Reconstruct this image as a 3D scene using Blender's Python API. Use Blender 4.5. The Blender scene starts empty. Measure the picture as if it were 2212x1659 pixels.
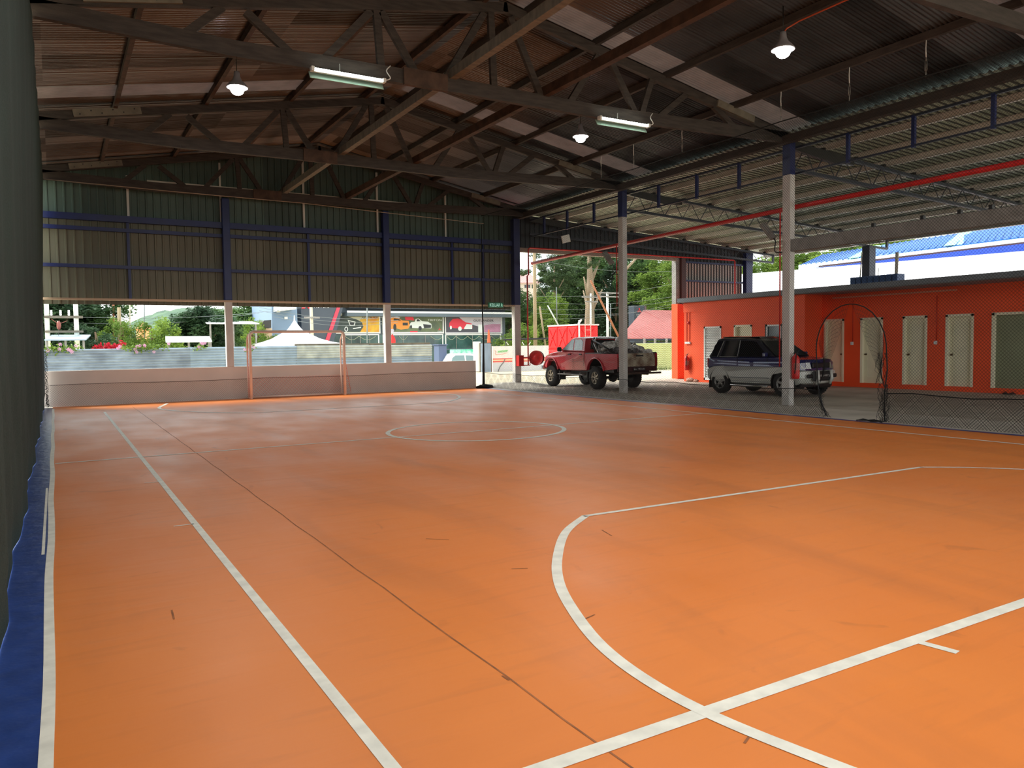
import bpy, math, random
from mathutils import Vector, Matrix
import numpy as np

# ------------------------------------------------------------------ camera
W_PX, H_PX, F_PX, CAM_H = 2212, 1659, 1672.0, 1.5
_dy = Vector((118 - W_PX/2, -(757 - H_PX/2), -F_PX)).normalized()
_dx = Vector((3950 - W_PX/2, -(705 - H_PX/2), -F_PX))
_dx = (_dx - _dx.dot(_dy)*_dy).normalized()
_dz = _dx.cross(_dy)
CAM_R = Matrix((_dx, _dy, _dz))                 # camera axes -> world axes
CAM_O = Vector((0, 0, CAM_H))
scene = bpy.context.scene
cam_data = bpy.data.cameras.new('camera')
cam_data.sensor_fit = 'HORIZONTAL'; cam_data.sensor_width = 36.0
cam_data.lens = 36.0*F_PX/W_PX
cam_data.clip_start = 0.05; cam_data.clip_end = 1000
cam = bpy.data.objects.new('camera', cam_data)
scene.collection.objects.link(cam)
cam.matrix_world = Matrix.Translation(CAM_O) @ CAM_R.to_4x4()
scene.camera = cam

scene.view_settings.view_transform = 'Standard'
scene.view_settings.look = 'None'
scene.view_settings.gamma = 1.0
scene.view_settings.use_curve_mapping = False
scene.view_settings.exposure = 0.0

# ------------------------------------------------------------------ sky and sun
world = bpy.data.worlds.new('sky'); scene.world = world; world.use_nodes = True
_n = world.node_tree.nodes; _l = world.node_tree.links; _n.clear()
_o = _n.new('ShaderNodeOutputWorld'); _b = _n.new('ShaderNodeBackground')
_tc = _n.new('ShaderNodeTexCoord'); _ns = _n.new('ShaderNodeTexNoise'); _cr = _n.new('ShaderNodeValToRGB')
_ns.inputs['Scale'].default_value = 3.0; _ns.inputs['Detail'].default_value = 6.0
_cr.color_ramp.elements[0].position = 0.35; _cr.color_ramp.elements[0].color = (0.34, 0.43, 0.46, 1)
_cr.color_ramp.elements[1].position = 0.62; _cr.color_ramp.elements[1].color = (1.0, 1.0, 0.97, 1)
_l.new(_tc.outputs['Generated'], _ns.inputs['Vector']); _l.new(_ns.outputs['Fac'], _cr.inputs['Fac'])
_l.new(_cr.outputs['Color'], _b.inputs['Color']); _l.new(_b.outputs['Background'], _o.inputs['Surface'])
_b.inputs['Strength'].default_value = 3.2

sun_d = bpy.data.lights.new('sun', 'SUN'); sun_d.energy = 6.0; sun_d.angle = math.radians(24)
sun_d.color = (1.0, 0.96, 0.88)
sun = bpy.data.objects.new('sun', sun_d); scene.collection.objects.link(sun)
sun.rotation_euler = (-Vector((-0.56, 0.50, 0.66))).to_track_quat('-Z', 'Y').to_euler()
LAMP_W = 75.0         # each high-bay lamp
NET_R = 0.0024
TUBE_E = 14.0

# ------------------------------------------------------------------ pixel helpers (photo pixels -> points of real planes)
def ray(u, v):
    return CAM_R @ Vector((u - W_PX/2, -(v - H_PX/2), -F_PX))
def atY(u, v, Y):
    d = ray(u, v); return CAM_O + d*(Y/d.y)
def atX(u, v, X):
    d = ray(u, v); return CAM_O + d*(X/d.x)
def atZ(u, v, Z=0.0):
    d = ray(u, v); return CAM_O + d*((Z - CAM_H)/d.z)

# ------------------------------------------------------------------ materials
def S(r, g, b):
    def f(c):
        c /= 255.0
        return c/12.92 if c <= 0.04045 else ((c + 0.055)/1.055)**2.4
    return (f(r), f(g), f(b), 1.0)
MATS = {}
def mat(name, col, rough=0.6, metal=0.0, var=0.0, scale=4.0, stretch=(1, 1, 1), col2=None, bump=0.0, bscale=30.0,
        emis=0.0, coat=0.0, spec=0.5, alpha=1.0, transl=0.0):
    m = bpy.data.materials.new(name); m.use_nodes = True; MATS[name] = m
    nt = m.node_tree; b = nt.nodes['Principled BSDF']
    b.inputs['Base Color'].default_value = col; b.inputs['Roughness'].default_value = rough
    b.inputs['Metallic'].default_value = metal; b.inputs['Specular IOR Level'].default_value = spec
    if coat: b.inputs['Coat Weight'].default_value = coat; b.inputs['Coat Roughness'].default_value = 0.06
    if emis:
        b.inputs['Emission Color'].default_value = col; b.inputs['Emission Strength'].default_value = emis
    vec = None
    if var or bump:
        tc = nt.nodes.new('ShaderNodeTexCoord'); mp = nt.nodes.new('ShaderNodeMapping')
        mp.inputs['Scale'].default_value = stretch
        nt.links.new(tc.outputs['Object'], mp.inputs['Vector']); vec = mp.outputs['Vector']
    if var:
        ns = nt.nodes.new('ShaderNodeTexNoise'); ns.inputs['Scale'].default_value = scale
        ns.inputs['Detail'].default_value = 5.0
        nt.links.new(vec, ns.inputs['Vector'])
        cr = nt.nodes.new('ShaderNodeValToRGB')
        c2 = col2 or tuple(c*(1 - var) for c in col[:3]) + (1,)
        cr.color_ramp.elements[0].position = 0.34; cr.color_ramp.elements[0].color = c2
        cr.color_ramp.elements[1].position = 0.64; cr.color_ramp.elements[1].color = col
        nt.links.new(ns.outputs['Fac'], cr.inputs['Fac'])
        nt.links.new(cr.outputs['Color'], b.inputs['Base Color'])
    if bump:
        n2 = nt.nodes.new('ShaderNodeTexNoise'); n2.inputs['Scale'].default_value = bscale
        n2.inputs['Detail'].default_value = 3.0
        nt.links.new(vec, n2.inputs['Vector'])
        bp = nt.nodes.new('ShaderNodeBump'); bp.inputs['Strength'].default_value = bump
        bp.inputs['Distance'].default_value = 0.02
        nt.links.new(n2.outputs['Fac'], bp.inputs['Height']); nt.links.new(bp.outputs['Normal'], b.inputs['Normal'])
    if transl:
        tr = nt.nodes.new('ShaderNodeBsdfTranslucent'); mx = nt.nodes.new('ShaderNodeMixShader')
        out = nt.nodes['Material Output']; mx.inputs['Fac'].default_value = transl
        src = b.inputs['Base Color'].links[0].from_socket if b.inputs['Base Color'].links else None
        if src: nt.links.new(src, tr.inputs['Color'])
        else: tr.inputs['Color'].default_value = col
        nt.links.new(b.outputs[0], mx.inputs[1]); nt.links.new(tr.outputs[0], mx.inputs[2])
        nt.links.new(mx.outputs[0], out.inputs['Surface'])
    return m

# ------------------------------------------------------------------ mesh collector
class MB:
    def __init__(s):
        s.v = []; s.f = []; s.m = []; s.sm = []; s.mi = 0; s.smooth = False
    def add(s, vs, fs):
        k = len(s.v); s.v.extend([tuple(p) for p in vs])
        for f in fs:
            s.f.append([k + i for i in f]); s.m.append(s.mi); s.sm.append(s.smooth)
        return s
    def box(s, x0, y0, z0, x1, y1, z1):
        x0, x1 = min(x0, x1), max(x0, x1); y0, y1 = min(y0, y1), max(y0, y1); z0, z1 = min(z0, z1), max(z0, z1)
        vs = [(x0,y0,z0),(x1,y0,z0),(x1,y1,z0),(x0,y1,z0),(x0,y0,z1),(x1,y0,z1),(x1,y1,z1),(x0,y1,z1)]
        return s.add(vs, [(3,2,1,0),(4,5,6,7),(0,1,5,4),(1,2,6,5),(2,3,7,6),(3,0,4,7)])
    def bbox(s, x0, y0, z0, x1, y1, z1, b=0.01):
        # box with chamfered edges
        pts = []
        cx, cy, cz = (x0+x1)/2, (y0+y1)/2, (z0+z1)/2
        hx, hy, hz = abs(x1-x0)/2, abs(y1-y0)/2, abs(z1-z0)/2
        b = min(b, hx*.9, hy*.9, hz*.9)
        vs = []
        for sx in (-1, 1):
            for sy in (-1, 1):
                for sz in (-1, 1):
                    vs.append((cx+sx*(hx-b), cy+sy*(hy-b), cz+sz*hz))
                    vs.append((cx+sx*(hx-b), cy+sy*hy, cz+sz*(hz-b)))
                    vs.append((cx+sx*hx, cy+sy*(hy-b), cz+sz*(hz-b)))
        def i(sx, sy, sz, k): return ((sx > 0)*4 + (sy > 0)*2 + (sz > 0))*3 + k
        fs = []
        for sz in (-1, 1):
            q = [i(-1,-1,sz,0), i(1,-1,sz,0), i(1,1,sz,0), i(-1,1,sz,0)]; fs.append(q if sz > 0 else q[::-1])
        for sy in (-1, 1):
            q = [i(-1,sy,-1,1), i(1,sy,-1,1), i(1,sy,1,1), i(-1,sy,1,1)]; fs.append(q if sy < 0 else q[::-1])
        for sx in (-1, 1):
            q = [i(sx,-1,-1,2), i(sx,1,-1,2), i(sx,1,1,2), i(sx,-1,1,2)]; fs.append(q if sx > 0 else q[::-1])
        for sy in (-1, 1):
            for sz in (-1, 1):
                q = [i(-1,sy,sz,0), i(1,sy,sz,0), i(1,sy,sz,1), i(-1,sy,sz,1)]; fs.append(q if sy*sz < 0 else q[::-1])
        for sx in (-1, 1):
            for sz in (-1, 1):
                q = [i(sx,-1,sz,0), i(sx,1,sz,0), i(sx,1,sz,2), i(sx,-1,sz,2)]; fs.append(q if sx*sz > 0 else q[::-1])
        for sx in (-1, 1):
            for sy in (-1, 1):
                q = [i(sx,sy,-1,1), i(sx,sy,1,1), i(sx,sy,1,2), i(sx,sy,-1,2)]; fs.append(q if sx*sy > 0 else q[::-1])
        for sx in (-1, 1):
            for sy in (-1, 1):
                for sz in (-1, 1):
                    q = [i(sx,sy,sz,0), i(sx,sy,sz,1), i(sx,sy,sz,2)]; fs.append(q if sx*sy*sz < 0 else q[::-1])
        return s.add(vs, fs)
    def beam(s, p, q, w, h, up=(0, 0, 1)):
        p, q, up = Vector(p), Vector(q), Vector(up)
        d = (q - p).normalized(); a = d.cross(up)
        if a.length < 1e-4: a = d.cross(Vector((0, 1, 0)))
        a.normalize(); b = a.cross(d).normalized()
        a = a*w/2; b = b*h/2
        vs = [p-a-b, p+a-b, p+a+b, p-a+b, q-a-b, q+a-b, q+a+b, q-a+b]
        return s.add(vs, [(0,1,2,3),(7,6,5,4),(4,5,1,0),(5,6,2,1),(6,7,3,2),(7,4,0,3)])
    def tube(s, pts, r, n=8, closed=False, cap=True, r1=None):
        pts = [Vector(p) for p in pts]; N = len(pts); k = []
        vs = []; prev = None
        for i, p in enumerate(pts):
            a = pts[(i-1) % N] if (closed or i > 0) else p
            c = pts[(i+1) % N] if (closed or i < N-1) else p
            d = (c - a)
            if d.length < 1e-9: d = Vector((0, 0, 1))
            d.normalize()
            if prev is None:
                x = d.cross(Vector((0, 0, 1)))
                if x.length < 0.05: x = d.cross(Vector((0, 1, 0)))
            else:
                x = prev - d*prev.dot(d)
                if x.length < 1e-5: x = d.cross(Vector((0.3, 1, 0.2)))
            x.normalize(); prev = x; y = d.cross(x)
            rr = r[i] if isinstance(r, (list, tuple)) else (r if r1 is None else r + (r1 - r)*i/max(1, N-1))
            for j in range(n):
                t = 2*math.pi*j/n
                vs.append(p + x*(rr*math.cos(t)) + y*(rr*math.sin(t)))
        fs = []
        for i in range(N if closed else N-1):
            for j in range(n):
                a = i*n + j; b = i*n + (j+1) % n; c = ((i+1) % N)*n + (j+1) % n; d = ((i+1) % N)*n + j
                fs.append((a, b, c, d))
        if cap and not closed and n > 2:
            fs.append(tuple(range(n))[::-1]); fs.append(tuple((N-1)*n + j for j in range(n)))
        return s.add(vs, fs)
    def cyl(s, p, q, r, r1=None, n=14, cap=True):
        return s.tube([p, q], r, n=n, cap=cap, r1=r1)
    def lathe(s, prof, c=(0, 0, 0), axis='z', n=24):
        vs = []; c = Vector(c)
        for (r, z) in prof:
            for j in range(n):
                t = 2*math.pi*j/n; a, b = r*math.cos(t), r*math.sin(t)
                if axis == 'z': vs.append(c + Vector((a, b, z)))
                elif axis == 'x': vs.append(c + Vector((z, a, b)))
                else: vs.append(c + Vector((b, z, a)))
        fs = []
        for i in range(len(prof)-1):
            for j in range(n):
                fs.append((i*n+j, i*n+(j+1) % n, (i+1)*n+(j+1) % n, (i+1)*n+j))
        return s.add(vs, fs)
    def poly(s, pts):
        return s.add(pts, [tuple(range(len(pts)))])
    def prism(s, pts, vec):
        vec = Vector(vec); a = [Vector(p) for p in pts]; n = len(a)
        vs = a + [p + vec for p in a]
        fs = [tuple(range(n))[::-1], tuple(range(n, 2*n))] + [(i, (i+1) % n, n+(i+1) % n, n+i) for i in range(n)]
        return s.add(vs, fs)
    def blob(s, c, r, seed=0, amp=0.25, sq=(1, 1, 1), nu=14, nv=9):
        rnd = random.Random(seed); c = Vector(c)
        ph = [(rnd.uniform(0, 6.28), rnd.uniform(1, 5), rnd.uniform(1, 5), rnd.uniform(0, 6.28)) for _ in range(6)]
        vs = []
        for i in range(nv+1):
            th = math.pi*i/nv
            for j in range(nu):
                f = 2*math.pi*j/nu
                d = Vector((math.sin(th)*math.cos(f), math.sin(th)*math.sin(f), math.cos(th)))
                k = 1 + amp*sum(math.sin(p[0] + p[1]*d.x*2 + p[2]*d.y*2 + math.cos(p[3] + 3*d.z)) for p in ph)/3
                vs.append(c + Vector((d.x*sq[0], d.y*sq[1], d.z*sq[2]))*r*k)
        fs = []
        for i in range(nv):
            for j in range(nu):
                fs.append((i*nu+j, (i+1)*nu+j, (i+1)*nu+(j+1) % nu, i*nu+(j+1) % nu))
        return s.add(vs, fs)

ROOT = {}
def _link(o): scene.collection.objects.link(o)
def build(name, mb, mats, parent=None, local=False):
    if not isinstance(mats, (list, tuple)): mats = [mats]
    vs = mb.v
    if parent is not None and not local:
        loc, rz = ROOT[parent]; c, sn = math.cos(-rz), math.sin(-rz)
        vs = [((x-loc[0])*c - (y-loc[1])*sn, (x-loc[0])*sn + (y-loc[1])*c, z-loc[2]) for x, y, z in vs]
    me = bpy.data.meshes.new(name); me.from_pydata(vs, [], mb.f)
    for m in mats: me.materials.append(m)
    me.polygons.foreach_set('material_index', mb.m); me.polygons.foreach_set('use_smooth', mb.sm)
    me.update()
    o = bpy.data.objects.new(name, me); _link(o)
    if parent is not None:
        o.parent = parent; ROOT[o] = ROOT[parent]
    else:
        ROOT[o] = (Vector((0, 0, 0)), 0.0)
    return o
def tag(o, label=None, cat=None, group=None, kind=None):
    if label: o['label'] = label
    if cat: o['category'] = cat
    if group: o['group'] = group
    if kind: o['kind'] = kind
    return o
def thing(name, label, cat, loc=(0, 0, 0), rz=0.0, group=None):
    o = bpy.data.objects.new(name, None); _link(o); o.empty_display_size = 0.2
    o.location = loc; o.rotation_euler = (0, 0, rz)
    ROOT[o] = (Vector(loc), rz)
    return tag(o, label, cat, group)
def struct(name, mb, mats, parent=None):
    o = build(name, mb, mats, parent)
    if parent is None: o['kind'] = 'structure'
    return o
def single(name, mb, mats, label, cat, group=None, kind=None, loc=None):
    # a thing that is one mesh, its origin at its base
    if loc is None:
        xs = [p[0] for p in mb.v]; ys = [p[1] for p in mb.v]; zs = [p[2] for p in mb.v]
        loc = ((min(xs)+max(xs))/2, (min(ys)+max(ys))/2, min(zs))
    mb.v = [(x-loc[0], y-loc[1], z-loc[2]) for x, y, z in mb.v]
    o = build(name, mb, mats); o.location = loc; ROOT[o] = (Vector(loc), 0.0)
    return tag(o, label, cat, group, kind)
def dup(root, loc, rz, label=None, group=None):
    r = root.copy(); _link(r); r.location = loc; r.rotation_euler = (0, 0, rz)
    if label: r['label'] = label
    if group: r['group'] = group
    for ch in list(root.children):
        c = ch.copy(); _link(c); c.parent = r
        for g in list(ch.children):
            d = g.copy(); _link(d); d.parent = c
    return r
def text_mb(mb, txt, origin, ux, uy, size, width=None, out=0.0):
    """letters as flat faces: origin = lower left corner, ux / uy = unit directions, size = capital height"""
    cu = bpy.data.curves.new('letters', 'FONT'); cu.body = txt; cu.size = 1.0
    ob = bpy.data.objects.new('letters', cu); _link(ob)
    bpy.context.view_layer.update()
    me = bpy.data.meshes.new_from_object(ob.evaluated_get(bpy.context.evaluated_depsgraph_get()))
    vs = [v.co.copy() for v in me.vertices]; fs = [tuple(p.vertices) for p in me.polygons]
    bpy.data.objects.remove(ob); bpy.data.meshes.remove(me); bpy.data.curves.remove(cu)
    x0 = min(v.x for v in vs); x1 = max(v.x for v in vs); y0 = min(v.y for v in vs); y1 = max(v.y for v in vs)
    sy = size/(y1 - y0); sx = (width/(x1 - x0)) if width else sy
    ux, uy, origin = Vector(ux), Vector(uy), Vector(origin)
    nrm = ux.cross(uy)
    mb.add([origin + ux*((v.x-x0)*sx) + uy*((v.y-y0)*sy) + nrm*out for v in vs], fs)
    return mb
X_, Y_, Z_ = Vector((1, 0, 0)), Vector((0, 1, 0)), Vector((0, 0, 1))
rnd = random.Random(7)
# ------------------------------------------------------------------ material palette
M_timber = mat('old_timber', S(68, 60, 55), 0.75, var=0.45, scale=3.0, stretch=(1, 1, 6), bump=0.3, bscale=25)
M_timber_pale = mat('pale_timber', S(124, 117, 104), 0.75, var=0.35, scale=4, stretch=(1, 3, 1), bump=0.25)
M_timber_red = mat('rusty_timber', S(84, 62, 50), 0.8, var=0.5, scale=5, stretch=(1, 1, 1), bump=0.3)
M_blue = mat('navy_steel_paint', S(8, 30, 96), 0.45, var=0.25, scale=3)
M_dark = mat('dark_steel_paint', S(34, 44, 62), 0.5, var=0.3, scale=5)
M_galv = mat('galvanised_steel', S(150, 148, 144), 0.5, metal=0.3, var=0.25, scale=6)
M_white = mat('white_wall_paint', S(222, 214, 208), 0.7, var=0.08, scale=1.5, bump=0.08)
M_colwhite = mat('column_white_paint', S(214, 210, 206), 0.6, var=0.15, scale=5, stretch=(1, 1, 0.5))
M_red = mat('red_pipe_paint', S(214, 34, 32), 0.4, var=0.2, scale=6)
M_black = mat('black_rubber', S(26, 26, 27), 0.8, var=0.2, scale=12)
M_blackm = mat('black_metal', S(22, 22, 24), 0.45)
M_rope = mat('black_netting', S(20, 24, 26), 0.85)
M_netg = mat('grey_netting', S(120, 120, 118), 0.85)
M_orange = mat('orange_wall_paint', S(250, 88, 40), 0.65, var=0.08, scale=1.2, bump=0.05)
M_concrete = mat('concrete', S(178, 170, 156), 0.8, var=0.25, scale=1.2, bump=0.2, bscale=12)
M_apron = mat('pale_concrete', S(196, 190, 178), 0.7, var=0.22, scale=0.9, bump=0.15, bscale=10)
M_yard = mat('cream_yard_ground', S(226, 214, 184), 0.9, var=0.22, scale=0.7, bump=0.25, bscale=6)
M_plastic_w = mat('white_plastic', S(226, 228, 226), 0.4)
M_glass_dark = mat('dark_glass', S(20, 30, 32), 0.08, spec=0.8)
M_chrome = mat('chrome', S(200, 200, 200), 0.2, metal=1.0)
M_cloth = mat('green_shade_cloth', S(14, 42, 36), 0.9, var=0.25, scale=2, bump=0.5, bscale=60)

# floor of the court: orange sport vinyl with dark streaks and a few scuffs
def court_material():
    m = bpy.data.materials.new('orange_court_vinyl'); m.use_nodes = True
    nt = m.node_tree; N = nt.nodes; L = nt.links; b = N['Principled BSDF']
    tc = N.new('ShaderNodeTexCoord')
    def noise(scale, st, detail=6, dist=0.0, rot=0.0, w=None):
        mp = N.new('ShaderNodeMapping'); mp.inputs['Scale'].default_value = st
        mp.inputs['Rotation'].default_value = (0, 0, rot)
        if w: mp.inputs['Location'].default_value = w
        L.new(tc.outputs['Object'], mp.inputs['Vector'])
        n = N.new('ShaderNodeTexNoise'); n.inputs['Scale'].default_value = scale
        n.inputs['Detail'].default_value = detail; n.inputs['Distortion'].default_value = dist
        L.new(mp.outputs['Vector'], n.inputs['Vector']); return n.outputs['Fac']
    def ramp(src, p0, p1, c0=(0, 0, 0, 1), c1=(1, 1, 1, 1)):
        r = N.new('ShaderNodeValToRGB'); r.color_ramp.elements[0].position = p0; r.color_ramp.elements[1].position = p1
        r.color_ramp.elements[0].color = c0; r.color_ramp.elements[1].color = c1
        L.new(src, r.inputs['Fac']); return r.outputs['Color']
    def mix(fac, a, c, mode='MIX'):
        x = N.new('ShaderNodeMix'); x.data_type = 'RGBA'; x.blend_type = mode
        if isinstance(fac, float): x.inputs[0].default_value = fac
        else: L.new(fac, x.inputs[0])
        for sock, val in ((x.inputs[6], a), (x.inputs[7], c)):
            if isinstance(val, tuple): sock.default_value = val
            else: L.new(val, sock)
        return x.outputs[2]
    base = ramp(noise(0.35, (1, 1, 1), 4), 0.3, 0.7, COURT_A, COURT_B)
    streak = ramp(noise(0.9, (1.4, 0.30, 1), 7, 0.6, rot=0.10), 0.52, 0.70)
    fine = ramp(noise(3.0, (0.5, 3.0, 1), 8, 0.5), 0.55, 0.72)
    scuff = ramp(noise(2.2, (1, 1, 1), 9, 1.2, w=(3, 5, 0)), 0.66, 0.74)
    def mulf(a, k):
        x = N.new('ShaderNodeMath'); x.operation = 'MULTIPLY'; L.new(a, x.inputs[0]); x.inputs[1].default_value = k; return x.outputs[0]
    c = mix(mulf(streak, 0.30), base, COURT_D)
    c = mix(mulf(fine, 0.16), c, COURT_D)
    c = mix(mulf(scuff, 0.20), c, S(90, 58, 40))
    L.new(c, b.inputs['Base Color'])
    rr = ramp(noise(1.3, (1, 0.5, 1), 5), 0.3, 0.7, (0.36, 0.36, 0.36, 1), (0.50, 0.50, 0.50, 1))
    L.new(rr, b.inputs['Roughness'])
    b.inputs['Specular IOR Level'].default_value = 0.5
    # soft wrinkles of the vinyl sheet
    wr = noise(1.1, (0.6, 3.4, 1), 4, 0.4, rot=-0.15)
    bp = N.new('ShaderNodeBump'); bp.inputs['Strength'].default_value = 0.22; bp.inputs['Distance'].default_value = 0.03
    L.new(wr, bp.inputs['Height']); L.new(bp.outputs['Normal'], b.inputs['Normal'])
    return m
COURT_A = S(220, 124, 54); COURT_B = S(226, 132, 60); COURT_D = S(160, 98, 58)
M_court = court_material()
M_line = mat('white_line_tape', S(236, 234, 222), 0.5, var=0.18, scale=9)
M_bluevinyl = mat('blue_vinyl', S(38, 66, 134), 0.32, var=0.25, scale=6, bump=0.35, bscale=9)
M_seam = mat('seam_dirt', S(164, 100, 58), 0.7, var=0.5, scale=9)

def sheet_material(name, base, alt, rough, metal, pitch, var=0.5, axis=1):
    """profiled roofing whose tone steps from sheet to sheet"""
    m = bpy.data.materials.new(name); m.use_nodes = True
    nt = m.node_tree; N = nt.nodes; L = nt.links; b = N['Principled BSDF']
    tc = N.new('ShaderNodeTexCoord'); sp = N.new('ShaderNodeSeparateXYZ'); L.new(tc.outputs['Object'], sp.inputs[0])
    dv = N.new('ShaderNodeMath'); dv.operation = 'DIVIDE'; L.new(sp.outputs[axis], dv.inputs[0]); dv.inputs[1].default_value = pitch
    fl = N.new('ShaderNodeMath'); fl.operation = 'FLOOR'; L.new(dv.outputs[0], fl.inputs[0])
    dx = N.new('ShaderNodeMath'); dx.operation = 'DIVIDE'; L.new(sp.outputs[1-axis], dx.inputs[0]); dx.inputs[1].default_value = 3.7
    fx = N.new('ShaderNodeMath'); fx.operation = 'FLOOR'; L.new(dx.outputs[0], fx.inputs[0])
    cb = N.new('ShaderNodeCombineXYZ'); L.new(fl.outputs[0], cb.inputs[0]); L.new(fx.outputs[0], cb.inputs[1])
    wn = N.new('ShaderNodeTexWhiteNoise'); wn.noise_dimensions = '3D'; L.new(cb.outputs[0], wn.inputs['Vector'])
    ns = N.new('ShaderNodeTexNoise'); ns.inputs['Scale'].default_value = 1.5; ns.inputs['Detail'].default_value = 6
    L.new(tc.outputs['Object'], ns.inputs['Vector'])
    av = N.new('ShaderNodeMath'); av.operation = 'MULTIPLY_ADD'; L.new(wn.outputs['Value'], av.inputs[0]); av.inputs[1].default_value = 0.55
    ml = N.new('ShaderNodeMath'); ml.operation = 'MULTIPLY'; L.new(ns.outputs['Fac'], ml.inputs[0]); ml.inputs[1].default_value = 0.45
    L.new(ml.outputs[0], av.inputs[2])
    cr = N.new('ShaderNodeValToRGB'); cr.color_ramp.elements[0].color = alt; cr.color_ramp.elements[1].color = base
    cr.color_ramp.elements[0].position = 0.2; cr.color_ramp.elements[1].position = 0.75
    L.new(av.outputs[0], cr.inputs['Fac']); L.new(cr.outputs['Color'], b.inputs['Base Color'])
    b.inputs['Roughness'].default_value = rough; b.inputs['Metallic'].default_value = metal
    return m
M_roof = sheet_material('old_zinc_roofing', S(118, 120, 124), S(60, 60, 62), 0.28, 0.75, 0.72)
M_roofpanel = mat('translucent_roof_panel', S(134, 124, 120), 0.6, var=0.2, scale=3, transl=0.06)
M_leanroof = sheet_material('lean_to_roofing', S(176, 190, 170), S(150, 163, 146), 0.5, 0.1, 0.9)
M_clad = sheet_material('wall_cladding', S(108, 108, 92), S(94, 94, 78), 0.6, 0.1, 0.8, axis=0)

# ------------------------------------------------------------------ constants of the hall
EAVE_L, EAVE_R, RIDGE = -0.3, 14.5, 7.14
TR_Y = [6.1, 12.2, 18.2]
WALL_Y = 23.8
def roof_z(x):                                  # underside of the sheets
    return (7.70 - 0.186*abs(x - RIDGE))
def lean_z(x): return 6.20 - 0.060*(x - 14.5)

# ------------------------------------------------------------------ ground and floors
mb = MB()
mb.poly([(-150, 24.0, -0.03), (250, 24.0, -0.03), (250, 38.6, -0.03), (-150, 38.6, -0.03)])
mb.poly([(-150, 38.6, -0.03), (13.5, 38.6, -0.03), (13.5, 45.0, -0.03), (-150, 45.0, -0.03)])
mb.poly([(24.5, 38.6, -0.03), (250, 38.6, -0.03), (250, 45.0, -0.03), (24.5, 45.0, -0.03)])
mb.poly([(-150, 45.0, -0.03), (250, 45.0, -0.03), (250, 250, -0.03), (-150, 250, -0.03)])
mb.poly([(13.5, 39.0, -0.45), (24.5, 39.0, -0.45), (24.5, 44.6, -0.45), (13.5, 44.6, -0.45)])      # sunken driveway
for q in (((13.5, 38.6, -0.03), (24.5, 38.6, -0.03), (24.5, 39.0, -0.45), (13.5, 39.0, -0.45)), ((13.5, 44.6, -0.45), (24.5, 44.6, -0.45), (24.5, 45.0, -0.03), (13.5, 45.0, -0.03)),
          ((13.5, 38.6, -0.03), (13.5, 39.0, -0.45), (13.5, 44.6, -0.45), (13.5, 45.0, -0.03)), ((24.5, 38.6, -0.03), (24.5, 39.0, -0.45), (24.5, 44.6, -0.45), (24.5, 45.0, -0.03))): mb.poly(q)
mb.poly([(27.4, -60, -0.03), (250, -60, -0.03), (250, 24.0, -0.03), (27.4, 24.0, -0.03)])
mb.poly([(-150, -60, -0.03), (27.4, -60, -0.03), (27.4, -6.0, -0.03), (-150, -6.0, -0.03)])
mb.poly([(-150, -6, -0.03), (-0.6, -6, -0.03), (-0.6, 24.0, -0.03), (-150, 24.0, -0.03)])
struct('ground', mb, M_yard)

def line_faces(mb, pts, w, z=0.002, closed=False):
    pts = [Vector((p[0], p[1], 0)) for p in pts]; n = len(pts); L, Rr = [], []
    for i in range(n):
        a = pts[(i-1) % n] if (closed or i) else pts[i]
        c = pts[(i+1) % n] if (closed or i < n-1) else pts[i]
        d = (c - a).normalized(); nn = Vector((-d.y, d.x, 0))
        L.append(pts[i] + nn*w/2 + Vector((0, 0, z))); Rr.append(pts[i] - nn*w/2 + Vector((0, 0, z)))
    for i in range(n if closed else n-1):
        j = (i+1) % n
        mb.poly([Rr[i], Rr[j], L[j], L[i]])
def smooth_pts(pts, k=6):
    out = []
    P = [Vector((p[0], p[1], 0)) for p in pts]
    for i in range(len(P)-1):
        p0 = P[max(0, i-1)]; p1 = P[i]; p2 = P[i+1]; p3 = P[min(len(P)-1, i+2)]
        for j in range(k):
            t = j/k
            out.append(0.5*((2*p1) + (p2-p0)*t + (2*p0-5*p1+4*p2-p3)*t*t + (3*p1-p0-3*p2+p3)*t**3))
    out.append(P[-1]); return out

mb = MB()
mb.poly([(-0.10, -6, 0), (12.60, -6, 0), (12.60, 23.8, 0), (-0.10, 23.8, 0)])
mb.mi = 1
line_faces(mb, [(0.98, -0.5), (0.98, 21.05)], 0.055)
line_faces(mb, [(11.63, 0.5), (11.63, 21.2)], 0.06, 0.003)
line_faces(mb, [(-0.05, 11.87), (11.66, 11.87)], 0.06, 0.0028)
line_faces(mb, [(0.7, 2.25), (12.4, 2.25)], 0.075, 0.0024)
line_faces(mb, [(3.63, 2.22), (3.66, 2.05)], 0.05)
c = [(6.33 + 1.55*math.cos(t*math.pi/32), 11.98 + 1.5*math.sin(t*math.pi/32)) for t in range(64)]
line_faces(mb, c, 0.08, 0.0034, True)
arc = [(2.60, 0.6), (2.44, 1.25), (2.32, 1.70), (2.22, 2.19), (2.21, 2.60), (2.28, 3.03), (2.45, 3.51), (2.67, 3.98), (2.98, 4.46), (3.45, 5.04), (3.92, 5.42)]
arcs = smooth_pts(arc)
near_l = arcs; near_r = [Vector((12.57 - p.x, p.y - 0.1, 0)) for p in arcs]
line_faces(mb, near_l, 0.07, 0.0028); line_faces(mb, [(3.90, 5.42), (8.67, 5.31)], 0.055, 0.0028); line_faces(mb, near_r, 0.05, 0.0028)
far_l = [Vector((p.x + 0.02, 23.74 - p.y, 0)) for p in arcs if p.y > 0.5]
far_r = [Vector((12.57 - p.x, 23.74 - p.y, 0)) for p in arcs if p.y > 0.5]
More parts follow.
